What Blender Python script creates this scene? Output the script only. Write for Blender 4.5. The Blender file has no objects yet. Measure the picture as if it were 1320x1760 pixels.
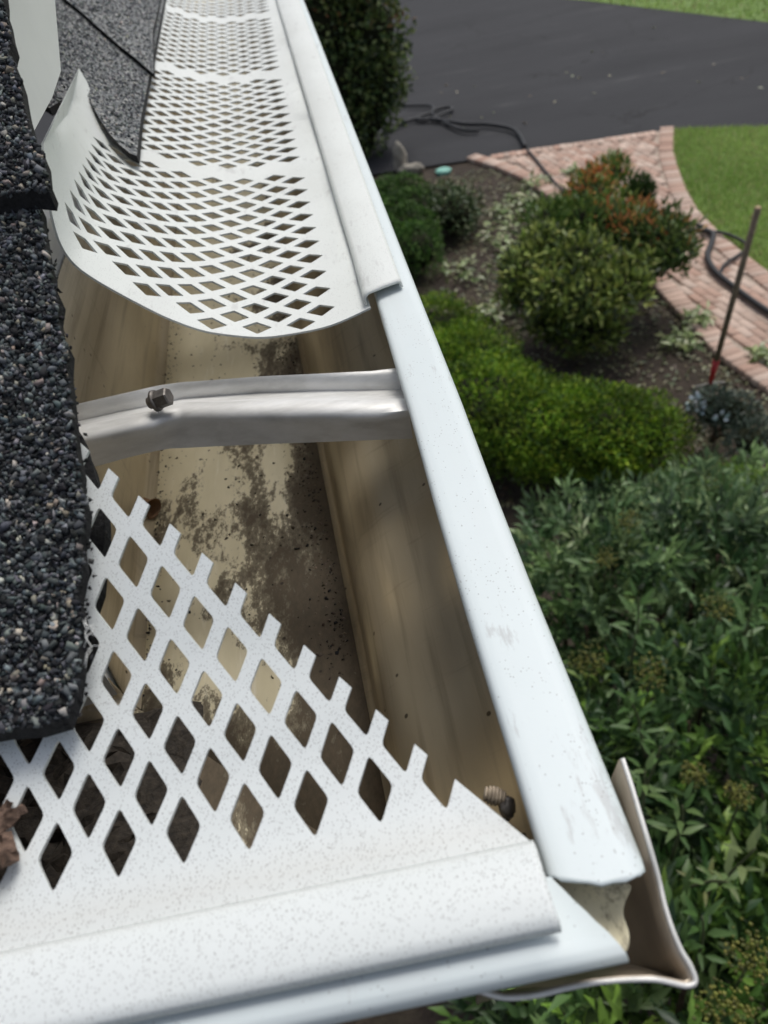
import bpy, math, random
import numpy as np
from mathutils import Vector, Matrix, geometry
R = math.radians
rng = np.random.default_rng(11); random.seed(11)
scene = bpy.context.scene
col = scene.collection

# ------------------------------------------------------------------ camera
FPX, CAMZ = 1322.0, 0.15
LV = math.hypot(240, 1140); CA, SA = 1140 / LV, 240 / LV
PITCH = math.atan2(LV, FPX); SP, CP = math.sin(PITCH), math.cos(PITCH)
cam_d = bpy.data.cameras.new('camera'); cam = bpy.data.objects.new('camera', cam_d); col.objects.link(cam)
_r0, _u0, _f = Vector((1, 0, 0)), Vector((0, SP, CP)), Vector((0, CP, -SP))
_r = CA * _r0 - SA * _u0; _u = SA * _r0 + CA * _u0
M = Matrix((_r, _u, -_f)).transposed().to_4x4(); M.translation = (0, 0, CAMZ)
cam.matrix_world = M
cam_d.sensor_fit = 'VERTICAL'; cam_d.lens = 4.25; cam_d.sensor_height = 4.25 * 1760 / FPX
cam_d.clip_start = 0.005; cam_d.clip_end = 400
cam_d.dof.use_dof = True; cam_d.dof.focus_distance = 0.26; cam_d.dof.aperture_fstop = 3.0
scene.camera = cam

# ------------------------------------------------------------------ world, sun, exposure
w = bpy.data.worlds.new('World'); scene.world = w; w.use_nodes = True
nt = w.node_tree; bg = nt.nodes['Background']
sky = nt.nodes.new('ShaderNodeTexSky'); sky.sky_type = 'NISHITA'; sky.sun_disc = False
SUN_EL, SUN_AZ = R(62), R(38)          # azimuth measured from +Y towards +X
sky.sun_elevation = SUN_EL; sky.sun_rotation = SUN_AZ
sky.air_density = 1.0; sky.dust_density = 4.0; sky.ozone_density = 1.0
hsv = nt.nodes.new('ShaderNodeHueSaturation'); hsv.inputs['Saturation'].default_value = 0.58
nt.links.new(sky.outputs[0], hsv.inputs['Color']); nt.links.new(hsv.outputs[0], bg.inputs['Color'])
bg.inputs['Strength'].default_value = 0.105
sl = bpy.data.lights.new('sun', 'SUN'); sl.energy = 1.5; sl.angle = R(26); sl.color = (1, .99, .955)
so = bpy.data.objects.new('sun', sl); col.objects.link(so)
sd = Vector((math.cos(SUN_EL) * math.sin(SUN_AZ), math.cos(SUN_EL) * math.cos(SUN_AZ), math.sin(SUN_EL)))
so.rotation_euler = sd.to_track_quat('Z', 'Y').to_euler()
scene.view_settings.view_transform = 'Standard'; scene.view_settings.look = 'None'
scene.cycles.max_bounces = 6; scene.cycles.diffuse_bounces = 3; scene.cycles.glossy_bounces = 3; scene.cycles.transmission_bounces = 2
scene.view_settings.exposure = 0.22; scene.view_settings.gamma = 1.0

# ------------------------------------------------------------------ survey helpers (photo ray -> place in the world)
def ray(px, py):
    dx, dy = px - 660, py - 880
    u = CA * dx - SA * dy; v = -SA * dx - CA * dy
    return u, FPX * CP + v * SP, FPX * SP - v * CP          # x, y, -z
def at(px, py, Z):
    a, b, c = ray(px, py); t = (CAMZ - Z) / c
    return Vector((a * t, b * t, Z))
def atY(px, py, Y):
    a, b, c = ray(px, py); t = Y / b
    return Vector((a * t, Y, CAMZ - c * t))
def on_plane(px, py, f):                                    # f(X, Y) -> Z of a surface
    g = lambda Z: f(*at(px, py, Z)[:2]) - Z                 # surfaces here are planes, so two samples solve it
    a, b = g(0.0), g(0.1); Z = -a * .1 / (b - a)
    return at(px, py, Z)
def ppm(p):
    return FPX / (p[1] * CP - (p[2] - CAMZ) * SP)

# ------------------------------------------------------------------ object helpers
def tag(o, label=None, cat=None, group=None, kind=None):
    if label: o['label'] = label
    if cat: o['category'] = cat
    if group: o['group'] = group
    if kind: o['kind'] = kind
    return o
def thing(name, loc, label, cat, group=None):
    o = bpy.data.objects.new(name, None); o.location = loc; o.empty_display_size = .05; col.objects.link(o)
    return tag(o, label, cat, group)
def link(name, me, mats, parent=None, kind=None):
    o = bpy.data.objects.new(name, me)
    for m in (mats if isinstance(mats, (list, tuple)) else [mats]):
        if me.materials.find(m.name) < 0: me.materials.append(m)
    col.objects.link(o)
    if parent:
        o.parent = parent
        p = parent; off = Vector((0, 0, 0))
        while p: off += p.location; p = p.parent
        o.location = -off
    if kind: o['kind'] = kind
    return o
def mesh(name, V, F, smooth=False):
    me = bpy.data.meshes.new(name); me.from_pydata([tuple(v) for v in V], [], [tuple(f) for f in F]); me.update()
    if smooth: me.polygons.foreach_set('use_smooth', [True] * len(me.polygons))
    return me
def np_mesh(name, V, F, C=None, smooth=False):
    """V (n,3), F (m,k) of one polygon size, C (n,3) colours"""
    me = bpy.data.meshes.new(name); V = np.asarray(V, np.float32); F = np.asarray(F, np.int32)
    k = F.shape[1]
    me.vertices.add(len(V)); me.vertices.foreach_set('co', V.ravel())
    me.loops.add(F.size); me.loops.foreach_set('vertex_index', F.ravel())
    me.polygons.add(len(F)); me.polygons.foreach_set('loop_start', np.arange(0, F.size, k, dtype=np.int32))
    try: me.polygons.foreach_set('loop_total', np.full(len(F), k, np.int32))
    except Exception: pass
    if smooth: me.polygons.foreach_set('use_smooth', np.ones(len(F), bool))
    if C is not None:
        at_ = me.color_attributes.new('Col', 'FLOAT_COLOR', 'POINT')
        c4 = np.ones((len(V), 4), np.float32); c4[:, :3] = C; at_.data.foreach_set('color', c4.ravel())
    me.update(calc_edges=True); me.validate()
    return me
def solid(o, t, offset=-1.0, moff=0, bevel=0):
    m = o.modifiers.new('thickness', 'SOLIDIFY'); m.thickness = t; m.offset = offset; m.material_offset = moff; m.material_offset_rim = 0
    m.use_quality_normals = True
    if bevel:
        b = o.modifiers.new('bevel', 'BEVEL'); b.width = bevel; b.segments = 2; b.limit_method = 'ANGLE'; b.angle_limit = R(50)
def tube(name, pts, radii, mat, parent=None, seg=8, kind=None, sub=0, cap=True):
    P = [Vector(p) for p in pts]
    if sub:
        Q = []; RR = []
        rr = radii if isinstance(radii, (list, tuple)) else [radii] * len(P)
        for i in range(len(P) - 1):
            p0, p1, p2, p3 = P[max(i - 1, 0)], P[i], P[i + 1], P[min(i + 2, len(P) - 1)]
            for k in range(sub):
                t = k / sub
                Q.append(.5 * ((2 * p1) + (p2 - p0) * t + (2 * p0 - 5 * p1 + 4 * p2 - p3) * t * t + (3 * p1 - p0 - 3 * p2 + p3) * t ** 3))
                RR.append(rr[i] * (1 - t) + rr[i + 1] * t)
        Q.append(P[-1]); RR.append(rr[-1]); P, radii = Q, RR
    n = len(P); rr = radii if isinstance(radii, (list, tuple)) else [radii] * n
    V = []; F = []
    ref = Vector((.31, .17, .93))
    for i in range(n):
        t = (P[min(i + 1, n - 1)] - P[max(i - 1, 0)]).normalized()
        a = t.cross(ref)
        if a.length < .05: a = t.cross(Vector((1, 0, 0)))
        a.normalize(); b = t.cross(a)
        for k in range(seg):
            g = 2 * math.pi * k / seg
            V.append(P[i] + rr[i] * (math.cos(g) * a + math.sin(g) * b))
    for i in range(n - 1):
        for k in range(seg):
            F.append((i * seg + k, i * seg + (k + 1) % seg, (i + 1) * seg + (k + 1) % seg, (i + 1) * seg + k))
    if cap: F += [tuple(range(seg))[::-1], tuple(range((n - 1) * seg, n * seg))]
    return link(name, mesh(name, V, F, True), mat, parent, kind)
def grid(name, rows, mat, parent=None, smooth=True, closed=False):
    n = len(rows[0]); V = [p for r in rows for p in r]; F = []
    for i in range(len(rows) - 1):
        for k in range(n - 1):
            F.append((i * n + k, i * n + k + 1, (i + 1) * n + k + 1, (i + 1) * n + k))
    return link(name, mesh(name, V, F, smooth), mat, parent)
def poly_area(name, pts, z, mat, kind='structure', label=None):
    V = [(p[0], p[1], z) for p in pts]
    tris = geometry.tessellate_polygon([[Vector(v) for v in V]])
    me = mesh(name, V, tris)
    if sum(p.normal.z for p in me.polygons) < 0: me.flip_normals()
    o = link(name, me, mat); o['kind'] = kind
    return o
def in_poly(pts, x, y):
    pts = np.asarray(pts, float); x = np.asarray(x); y = np.asarray(y)
    inside = np.zeros(x.shape, bool); j = len(pts) - 1
    for i in range(len(pts)):
        xi, yi = pts[i][:2]; xj, yj = pts[j][:2]
        c = ((yi > y) != (yj > y)) & (x < (xj - xi) * (y - yi) / (yj - yi + 1e-15) + xi)
        inside ^= c; j = i
    return inside

# ------------------------------------------------------------------ materials
def mat(name):
    m = bpy.data.materials.new(name); m.use_nodes = True
    n = m.node_tree; b = n.nodes['Principled BSDF']
    return m, n, b
def node(n, t, **kw):
    x = n.nodes.new(t)
    for k, v in kw.items():
        if k in x.inputs.keys() if hasattr(x.inputs, 'keys') else False: x.inputs[k].default_value = v
        else: setattr(x, k, v)
    return x
def coord(n, scale=(1, 1, 1), rot=(0, 0, 0)):
    g = n.nodes.new('ShaderNodeNewGeometry'); mp = n.nodes.new('ShaderNodeMapping')
    mp.inputs['Scale'].default_value = scale; mp.inputs['Rotation'].default_value = rot
    n.links.new(g.outputs['Position'], mp.inputs['Vector']); return mp.outputs[0]
def noise(n, vec, scale, detail=4, rough=.55, dist=0):
    x = n.nodes.new('ShaderNodeTexNoise'); x.inputs['Scale'].default_value = scale; x.inputs['Detail'].default_value = detail
    x.inputs['Roughness'].default_value = rough; x.inputs['Distortion'].default_value = dist
    n.links.new(vec, x.inputs['Vector']); return x.outputs['Fac']
def ramp(n, fac, stops):
    x = n.nodes.new('ShaderNodeValToRGB'); e = x.color_ramp.elements
    while len(e) < len(stops): e.new(.5)
    for k, (p, c) in enumerate(stops):
        e[k].position = p; e[k].color = (c if len(c) == 4 else (*c, 1)) if isinstance(c, tuple) else (c, c, c, 1)
    n.links.new(fac, x.inputs[0]); return x.outputs[0]
def mix(n, fac, a, b, mode='MIX'):
    x = n.nodes.new('ShaderNodeMix'); x.data_type = 'RGBA'; x.blend_type = mode
    for s, v in ((x.inputs[0], fac), (x.inputs[6], a), (x.inputs[7], b)):
        if hasattr(v, 'node'): n.links.new(v, s)
        else: s.default_value = v if not isinstance(v, tuple) else (*v, 1)[:4]
    return x.outputs[2]
def mth(n, op, a, b=0.0):
    x = n.nodes.new('ShaderNodeMath'); x.operation = op
    for s, v in ((x.inputs[0], a), (x.inputs[1], b)):
        if hasattr(v, 'node'): n.links.new(v, s)
        else: s.default_value = v
    return x.outputs[0]
def bump(n, b, h, strength, dist):
    x = n.nodes.new('ShaderNodeBump'); x.inputs['Strength'].default_value = strength; x.inputs['Distance'].default_value = dist
    n.links.new(h, x.inputs['Height']); n.links.new(x.outputs[0], b.inputs['Normal'])
def lk(n, a, b): n.links.new(a, b)

def m_simple(name, c, rough=.6, metal=0, spec=.5, nscale=None, var=.15, bmp=None):
    m, n, b = mat(name); b.inputs['Roughness'].default_value = rough; b.inputs['Metallic'].default_value = metal
    b.inputs['Specular IOR Level'].default_value = spec
    if nscale:
        f = noise(n, coord(n), nscale, 5)
        lk(n, ramp(n, f, [(.3, tuple(x * (1 - var) for x in c)), (.7, tuple(min(1, x * (1 + var)) for x in c))]), b.inputs['Base Color'])
        if bmp: bump(n, b, f, bmp[0], bmp[1])
    else: b.inputs['Base Color'].default_value = (*c, 1)
    return m

def m_white(name, base, warm, spk_scale, spk_amt, streak=(1, 1, 1), dirt_y=None, rough=.42, scuff=0):
    """painted aluminium with fine dark specks, faint stains"""
    m, n, b = mat(name); v = coord(n, streak)
    vor = n.nodes.new('ShaderNodeTexVoronoi'); vor.inputs['Scale'].default_value = spk_scale; lk(n, v, vor.inputs['Vector'])
    sp = ramp(n, vor.outputs['Distance'], [(.16, 1.0), (.34, 0.0)])
    sel = n.nodes.new('ShaderNodeSeparateColor'); lk(n, vor.outputs['Color'], sel.inputs[0])
    dens = noise(n, coord(n), 42, 3)
    thr = mth(n, 'GREATER_THAN', mth(n, 'ADD', sel.outputs[0], mth(n, 'MULTIPLY', dens, .9)), 1.45 - spk_amt)
    spk = mth(n, 'MULTIPLY', sp, thr)
    if dirt_y:
        sx = n.nodes.new('ShaderNodeSeparateXYZ'); g = n.nodes.new('ShaderNodeNewGeometry'); lk(n, g.outputs['Position'], sx.inputs[0])
        dd = mth(n, 'ABSOLUTE', mth(n, 'SUBTRACT', sx.outputs[1], dirt_y))
        band = ramp(n, mth(n, 'MULTIPLY', dd, 60.0), [(0.0, 1.0), (.38, 0.0)])
        thr2 = mth(n, 'GREATER_THAN', mth(n, 'ADD', sel.outputs[1], mth(n, 'MULTIPLY', band, .62)), .80)
        spk = mth(n, 'MAXIMUM', spk, mth(n, 'MULTIPLY', sp, thr2))
    stain = noise(n, coord(n), 9, 6, .62)
    c = ramp(n, stain, [(.3, warm), (.62, base)])
    c = mix(n, mth(n, 'MULTIPLY', spk, .66), c, (.10, .085, .07))
    if scuff:
        sc1 = noise(n, coord(n, (1, .22, 1), (0, 0, R(20))), 210, 5, .75); sc2 = noise(n, coord(n), 48, 2, .5)
        c = mix(n, mth(n, 'MULTIPLY', ramp(n, mth(n, 'ADD', mth(n, 'MULTIPLY', sc1, .6), mth(n, 'MULTIPLY', sc2, .45)), [(.60, 0.0), (.655, 1.0)]), scuff), c, (.34, .33, .32))
        c = mix(n, ramp(n, noise(n, coord(n, (1, .15, 1)), 70, 4, .6), [(.5, 0.0), (.8, .3)]), c, (.60, .61, .60))
    if dirt_y:
        c = mix(n, mth(n, 'MULTIPLY', band, .16), c, (.45, .38, .28))
    lk(n, c, b.inputs['Base Color']); b.inputs['Roughness'].default_value = rough
    bump(n, b, noise(n, coord(n), 900, 2), .05, .0004)
    return m
M_lip = m_white('white_enamel_lip', (.655, .715, .72), (.62, .68, .685), 1500, .08, rough=.5, scuff=.45)
M_guard = m_white('white_guard_sheet', (.70, .725, .70), (.64, .66, .63), 2600, .20, streak=(1, .55, 1), rough=.55, scuff=.30)
M_guard_dirty = m_white('white_guard_sheet_speckled', (.70, .73, .72), (.66, .69, .675), 2700, .64, streak=(1, .45, 1), dirt_y=.069, rough=.5)
M_white_out = m_white('white_gutter_face', (.64, .67, .68), (.56, .59, .60), 600, .05, rough=.38)

def m_tan():
    m, n, b = mat('tan_coated_interior')
    v = coord(n); base = ramp(n, noise(n, coord(n, (1, .25, 1)), 30, 5, .6), [(.3, (.46, .385, .26)), (.7, (.60, .52, .375))])
    scr = noise(n, coord(n, (1, .12, 1), (0, 0, R(8))), 160, 4, .7)
    base = mix(n, ramp(n, scr, [(.60, 0.0), (.72, .55)]), base, (.55, .48, .36))
    wl = noise(n, coord(n, (.6, .035, 1)), 170, 4, .65)
    base = mix(n, ramp(n, wl, [(.50, 0.0), (.70, .55)]), base, (.20, .155, .10))
    dr = noise(n, coord(n, (.12, 1, .10), (R(6), 0, 0)), 190, 3, .6)
    base = mix(n, ramp(n, dr, [(.60, 0.0), (.74, .4)]), base, (.24, .19, .13))
    vor = n.nodes.new('ShaderNodeTexVoronoi'); vor.inputs['Scale'].default_value = 170; lk(n, coord(n), vor.inputs['Vector'])
    sel = n.nodes.new('ShaderNodeSeparateColor'); lk(n, vor.outputs['Color'], sel.inputs[0])
    dots = mth(n, 'MULTIPLY', ramp(n, vor.outputs['Distance'], [(.10, 1.0), (.16, 0.0)]), mth(n, 'GREATER_THAN', sel.outputs[0], .88))
    base = mix(n, mth(n, 'MULTIPLY', dots, .85), base, (.05, .035, .025))
    lk(n, base, b.inputs['Base Color']); b.inputs['Roughness'].default_value = .36; b.inputs['Metallic'].default_value = .45
    bump(n, b, noise(n, coord(n, (1, .03, .03)), 300, 3), .12, .0006)
    return m
def m_floor():
    m, n, b = mat('grimy_gutter_floor')
    base = ramp(n, noise(n, coord(n, (1, .3, 1)), 40, 5, .6), [(.3, (.60, .535, .36)), (.7, (.76, .69, .50))])
    scr = noise(n, coord(n, (1, .09, 1), (0, 0, R(10))), 230, 4, .7)
    base = mix(n, ramp(n, scr, [(.58, 0.0), (.74, .6)]), base, (.84, .80, .68))
    big = noise(n, coord(n, (1, .5, 1), (0, 0, R(-12))), 38, 3, .5)
    fine = noise(n, coord(n, (1, .5, 1), (0, 0, R(-28))), 420, 6, .8)
    rub = noise(n, coord(n, (1, .10, 1), (0, 0, R(9))), 150, 3, .6)
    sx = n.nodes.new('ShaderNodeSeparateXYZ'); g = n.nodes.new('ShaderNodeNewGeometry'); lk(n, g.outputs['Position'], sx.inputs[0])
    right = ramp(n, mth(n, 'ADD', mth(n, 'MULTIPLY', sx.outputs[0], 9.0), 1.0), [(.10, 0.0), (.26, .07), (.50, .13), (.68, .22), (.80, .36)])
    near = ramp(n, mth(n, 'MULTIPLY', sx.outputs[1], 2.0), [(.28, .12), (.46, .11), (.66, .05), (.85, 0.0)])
    corner = mth(n, 'MULTIPLY', ramp(n, mth(n, 'MULTIPLY', sx.outputs[1], 4.0), [(.60, 1.0), (.88, 0.0)]), ramp(n, mth(n, 'MULTIPLY', sx.outputs[0], -5.0), [(.36, 0.0), (.58, .42)]))  # near and corner paint the shade under guard and shingle, mixed with grime
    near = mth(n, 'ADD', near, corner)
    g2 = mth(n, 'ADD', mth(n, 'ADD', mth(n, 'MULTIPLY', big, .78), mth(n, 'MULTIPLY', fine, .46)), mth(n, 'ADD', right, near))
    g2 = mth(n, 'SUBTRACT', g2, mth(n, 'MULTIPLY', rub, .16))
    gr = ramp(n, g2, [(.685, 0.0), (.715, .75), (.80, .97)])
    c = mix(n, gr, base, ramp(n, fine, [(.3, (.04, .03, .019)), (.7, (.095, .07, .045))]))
    vor = n.nodes.new('ShaderNodeTexVoronoi'); vor.inputs['Scale'].default_value = 210; lk(n, coord(n), vor.inputs['Vector'])
    sel = n.nodes.new('ShaderNodeSeparateColor'); lk(n, vor.outputs['Color'], sel.inputs[0])
    dots = mth(n, 'MULTIPLY', ramp(n, vor.outputs['Distance'], [(.14, 1.0), (.22, 0.0)]), mth(n, 'GREATER_THAN', sel.outputs[0], .92))
    c = mix(n, mth(n, 'MULTIPLY', dots, .9), c, (.03, .022, .015))
    lk(n, c, b.inputs['Base Color']); lk(n, ramp(n, gr, [(0, .42), (1, .9)]), b.inputs['Roughness']); b.inputs['Metallic'].default_value = .05
    bump(n, b, gr, .4, .0005)
    return m
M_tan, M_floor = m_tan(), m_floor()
def m_galv():
    m, n, b = mat('galvanised_steel'); f = noise(n, coord(n, (.25, 1, 1)), 130, 5, .6)
    lk(n, ramp(n, f, [(.3, (.56, .55, .52)), (.55, (.74, .735, .71)), (.75, (.82, .815, .80))]), b.inputs['Base Color'])
    b.inputs['Metallic'].default_value = .3
    lk(n, ramp(n, noise(n, coord(n), 300, 3), [(.3, .42), (.7, .60)]), b.inputs['Roughness'])
    bump(n, b, noise(n, coord(n), 900, 2), .15, .0003)
    return m
M_galv = m_galv()
M_screw = m_simple('dark_screw_steel', (.17, .155, .14), .5, .6, .5, 500, .3)
M_cover = m_simple('dull_bronze_aluminium', (.36, .30, .23), .36, .35, .5, 60, .22)
M_edge = m_simple('cut_aluminium_edge', (.72, .71, .68), .5, .3, .5, 300, .08)
M_felt = m_simple('black_asphalt_mat', (.018, .018, .019), .85, 0, .25, 900, .5, (.6, .001))
M_fascia = m_simple('white_fascia_paint', (.66, .67, .66), .6, 0, .4, 25, .05)
def m_attr(name, rough=.6, spec=.4, trans=0, sheen=0):
    m, n, b = mat(name); a = n.nodes.new('ShaderNodeVertexColor'); a.layer_name = 'Col'
    lk(n, a.outputs[0], b.inputs['Base Color']); b.inputs['Roughness'].default_value = rough; b.inputs['Specular IOR Level'].default_value = spec
    if trans:
        t = n.nodes.new('ShaderNodeBsdfTranslucent'); lk(n, a.outputs[0], t.inputs[0]); x = n.nodes.new('ShaderNodeMixShader'); x.inputs[0].default_value = trans
        lk(n, b.outputs[0], x.inputs[1]); lk(n, t.outputs[0], x.inputs[2]); lk(n, x.outputs[0], n.nodes['Material Output'].inputs[0])
    return m
M_granule = m_attr('mineral_granules', .92, .18)
M_leaf = m_attr('leaf', .45, .45, .22)
M_gloss_leaf = m_attr('glossy_leaf', .42, .38, .22)
M_needle = m_attr('fine_evergreen', .6, .3, .25)
M_brick_ = None
def m_far_shingle():
    m, n, b = mat('grey_shingle_surface')
    vor = n.nodes.new('ShaderNodeTexVoronoi'); vor.inputs['Scale'].default_value = 520; lk(n, coord(n), vor.inputs['Vector'])
    sel = n.nodes.new('ShaderNodeSeparateColor'); lk(n, vor.outputs['Color'], sel.inputs[0])
    lk(n, ramp(n, sel.outputs[0], [(0, (.06, .065, .07)), (.45, (.15, .158, .165)), (.8, (.25, .26, .262)), (1, (.42, .41, .38))]), b.inputs['Base Color'])
    b.inputs['Roughness'].default_value = .85; bump(n, b, vor.outputs['Distance'], .8, -.0015)
    return m
M_far_shingle = m_far_shingle()
def m_asphalt():
    m, n, b = mat('driveway_asphalt'); big = noise(n, coord(n, (.35, 1, 1)), .9, 5, .6); fine = noise(n, coord(n), 60, 3, .7)
    c = ramp(n, big, [(.3, (.026, .0265, .029)), (.7, (.042, .0425, .046))])
    c = mix(n, ramp(n, noise(n, coord(n, (.5, 2.2, 1)), 1.9, 4, .6), [(.62, 0.0), (.72, .35)]), c, (.10, .10, .10))
    cr = n.nodes.new('ShaderNodeTexVoronoi'); cr.feature = 'DISTANCE_TO_EDGE'; cr.inputs['Scale'].default_value = .42
    wv = n.nodes.new('ShaderNodeVectorMath'); wv.operation = 'ADD'; nz_ = n.nodes.new('ShaderNodeTexNoise'); nz_.inputs['Scale'].default_value = 2.4; nz_.inputs['Detail'].default_value = 5
    pp = coord(n); lk(n, pp, nz_.inputs['Vector']); lk(n, pp, wv.inputs[0]); lk(n, nz_.outputs['Color'], wv.inputs[1]); lk(n, wv.outputs[0], cr.inputs['Vector'])
    c = mix(n, mth(n, 'MULTIPLY', ramp(n, cr.outputs['Distance'], [(.004, 1.0), (.010, 0.0)]), ramp(n, noise(n, coord(n), .5, 2), [(.48, 0.0), (.58, .8)])), c, (.014, .014, .014))
    c = mix(n, ramp(n, fine, [(.4, 0.0), (.8, .35)]), c, (.07, .07, .075))
    lk(n, c, b.inputs['Base Color']); b.inputs['Roughness'].default_value = .85; b.inputs['Specular IOR Level'].default_value = .2; bump(n, b, fine, .5, .006)
    return m
def m_soil():
    m, n, b = mat('bed_soil'); f = noise(n, coord(n), 5, 8, .7); g = noise(n, coord(n), 45, 4, .7)
    c = ramp(n, f, [(.3, (.028, .02, .014)), (.55, (.06, .043, .03)), (.75, (.11, .085, .055))])
    c = mix(n, ramp(n, noise(n, coord(n), 2.1, 3), [(.5, 0.0), (.7, .5)]), c, (.085, .085, .035))
    lk(n, c, b.inputs['Base Color']); b.inputs['Roughness'].default_value = .95; bump(n, b, g, 1.0, .03)
    return m
def m_lawn():
    m, n, b = mat('lawn_turf'); f = noise(n, coord(n), 2.2, 5, .6); g = noise(n, coord(n, (1, .5, 1)), 40, 4, .7)
    c = mix(n, ramp(n, f, [(.3, 0.0), (.7, .6)]), (.15, .25, .055), (.24, .34, .09))
    c = mix(n, ramp(n, g, [(.4, 0.0), (.7, .5)]), c, (.07, .11, .028))
    lk(n, c, b.inputs['Base Color']); b.inputs['Roughness'].default_value = .9; bump(n, b, g, 1.0, .03)
    return m
M_asphalt, M_soil, M_lawn = m_asphalt(), m_soil(), m_lawn()
M_mortar = m_simple('sandy_mortar', (.42, .34, .28), .95, 0, .2, 30, .25)
M_brick = m_attr('clay_brick', .88, .25)
M_wood = m_simple('weathered_wood', (.20, .155, .11), .8, 0, .3, 40, .35)
M_red = m_simple('red_paint', (.38, .018, .02), .45, 0, .5, 60, .2)
M_fork = m_simple('dull_fork_steel', (.22, .21, .19), .55, .6, .5, 60, .3)
M_hose = m_simple('black_rubber', (.016, .017, .02), .55, 0, .4, 30, .2)
M_rock = m_simple('pale_stone', (.33, .30, .25), .9, 0, .3, 6, .35, (.8, .05))
M_lid = m_simple('teal_plastic', (.20, .46, .38), .5, 0, .5, 20, .12)
M_bark = m_simple('brown_bark', (.075, .05, .035), .9, 0, .2, 30, .4, (.8, .01))
M_dryleaf = m_simple('dry_brown_leaf', (.16, .085, .04), .65, 0, .3, 90, .4)
M_oldbark = m_simple('rotted_wood', (.15, .10, .075), .95, 0, .2, 220, .6, (1.0, .003))
M_fibre = m_simple('white_glass_fibre', (.75, .75, .72), .5)
M_nest = m_simple('papery_cocoon', (.40, .33, .25), .9, 0, .2, 300, .35, (.6, .001))

# ================================================================== GROUND AND SETTING
GZ = -3.0
def g2(px, py): p = at(px, py, GZ); return (p.x, p.y)
ground = poly_area('ground', [(-60, -60), (120, -60), (120, 200), (-60, 200)], GZ - .03, M_soil)
drive_near = [g2(560, 312), g2(700, 290), g2(805, 275), g2(1158, 222), g2(1320, 218)]
drive = [(-8, 11.2), drive_near[0], drive_near[1], drive_near[2], drive_near[3], drive_near[4], (9, 8.2), (16, 7.6), (40, 6),
         (40, 2.0 + 8), (14, 11.0), g2(1320, 38), g2(1150, 18), g2(1000, 0), (4.5, 20), (0, 30), (-8, 40)]
poly_area('driveway', drive, GZ - .004, M_asphalt)
lawn_edge = [g2(1158, 222), g2(1157, 262), g2(1165, 290), g2(1180, 330), g2(1200, 365), g2(1238, 405), g2(1280, 440), g2(1320, 470), (3.42, 4.6), (3.43, 3.4), (3.4, 1.5), (3.4, -4)]
lawn = lawn_edge + [(40, -4), (40, 6), (16, 7.6), (9, 8.2), g2(1320, 218)]
lawn_o = poly_area('lawn', lawn, GZ + .0, M_lawn)
far_lawn = [g2(1320, 38), g2(1150, 18), g2(1000, 0), (4.5, 20), (0, 30), (-8, 40), (-8, 150), (100, 150), (100, 10), (40, 10), (14, 11.0)]
poly_area('lawn', far_lawn, GZ + .0, M_lawn)

# brick path
left_edge = [g2(805, 275), g2(850, 288), g2(900, 310), g2(960, 352), g2(1020, 405), g2(1070, 447), g2(1120, 490), g2(1230, 610), g2(1320, 675), (2.66, 3.0), (2.66, 1.0), (2.66, -2)]
right_edge = lawn_edge[:-1] + [(3.4, -2)]
path_poly = left_edge + right_edge[::-1]
path = poly_area('brick_path', path_poly, GZ + .004, M_mortar)
brick_vars = []
for k in range(10):
    V = []; x, y, z, bv = .0735, .0345, .020, .003
    for (sx, sy) in ((-1, -1), (1, -1), (1, 1), (-1, 1)): V.append((sx * x, sy * y, -.03))
    for (sx, sy) in ((-1, -1), (1, -1), (1, 1), (-1, 1)): V.append((sx * x, sy * y, z - bv))
    for (sx, sy) in ((-1, -1), (1, -1), (1, 1), (-1, 1)): V.append((sx * (x - bv), sy * (y - bv), z))
    F = [(8, 9, 10, 11)] + [(a + o, (a + 1) % 4 + o, (a + 1) % 4 + o + 4, a + o + 4) for o in (0, 4) for a in range(4)]
    t = k / 9
    c = np.array([.44, .285, .22]) * (1 - t) + np.array([.52, .405, .335]) * t; c = c * rng.uniform(.88, 1.08)
    V = np.array(V); me = np_mesh('brick', V, np.array(F), np.tile(c, (len(V), 1)))
    brick_vars.append((me, V, np.array(F), c))
spots = []
def resample(pl, step):
    P = [Vector((p[0], p[1], 0)) for p in pl]; out = []; carry = 0
    for a, b in zip(P[:-1], P[1:]):
        d = (b - a); L = d.length; s = carry
        while s < L: out.append((a + d * (s / L), d.normalized())); s += step
        carry = s - L
    return out
def border(pl, side):
    for p, d in resample(pl, .0725):
        nrm = Vector((-d.y, d.x, 0)) * side
        c = p + nrm * .077; spots.append((c.x, c.y, math.atan2(nrm.y, nrm.x)))
border(left_edge, 1); border(right_edge, -1)
top_edge = [g2(805, 275), g2(1158, 222)]
border([(top_edge[0][0] + .3, top_edge[0][1] - .05), (top_edge[1][0] - .25, top_edge[1][1] + .02)], -1)
def inset_ok(x, y, d=.15):
    if not in_poly(path_poly, np.array([x]), np.array([y]))[0]: return False
    for pl in (left_edge, right_edge, top_edge):
        for a, b in zip(pl[:-1], pl[1:]):
            ax, ay, bx, by = a[0], a[1], b[0], b[1]
            t = max(0, min(1, ((x - ax) * (bx - ax) + (y - ay) * (by - ay)) / ((bx - ax) ** 2 + (by - ay) ** 2 + 1e-12)))
            if math.hypot(x - ax - t * (bx - ax), y - ay - t * (by - ay)) < d: return False
    return True
for r in range(-60, 60):
    for c in range(-16, 80):
        x = 3.0 + r * .0725; y = 1.0 + c * .151 + (r % 2) * .0755
        th = R(8); X = 3 + (x - 3) * math.cos(th) - (y - 5) * math.sin(th); Y = 5 + (x - 3) * math.sin(th) + (y - 5) * math.cos(th)
        if 0 < X < 5 and -1.5 < Y < 10 and inset_ok(X, Y, .185): spots.append((X, Y, R(98)))
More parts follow.
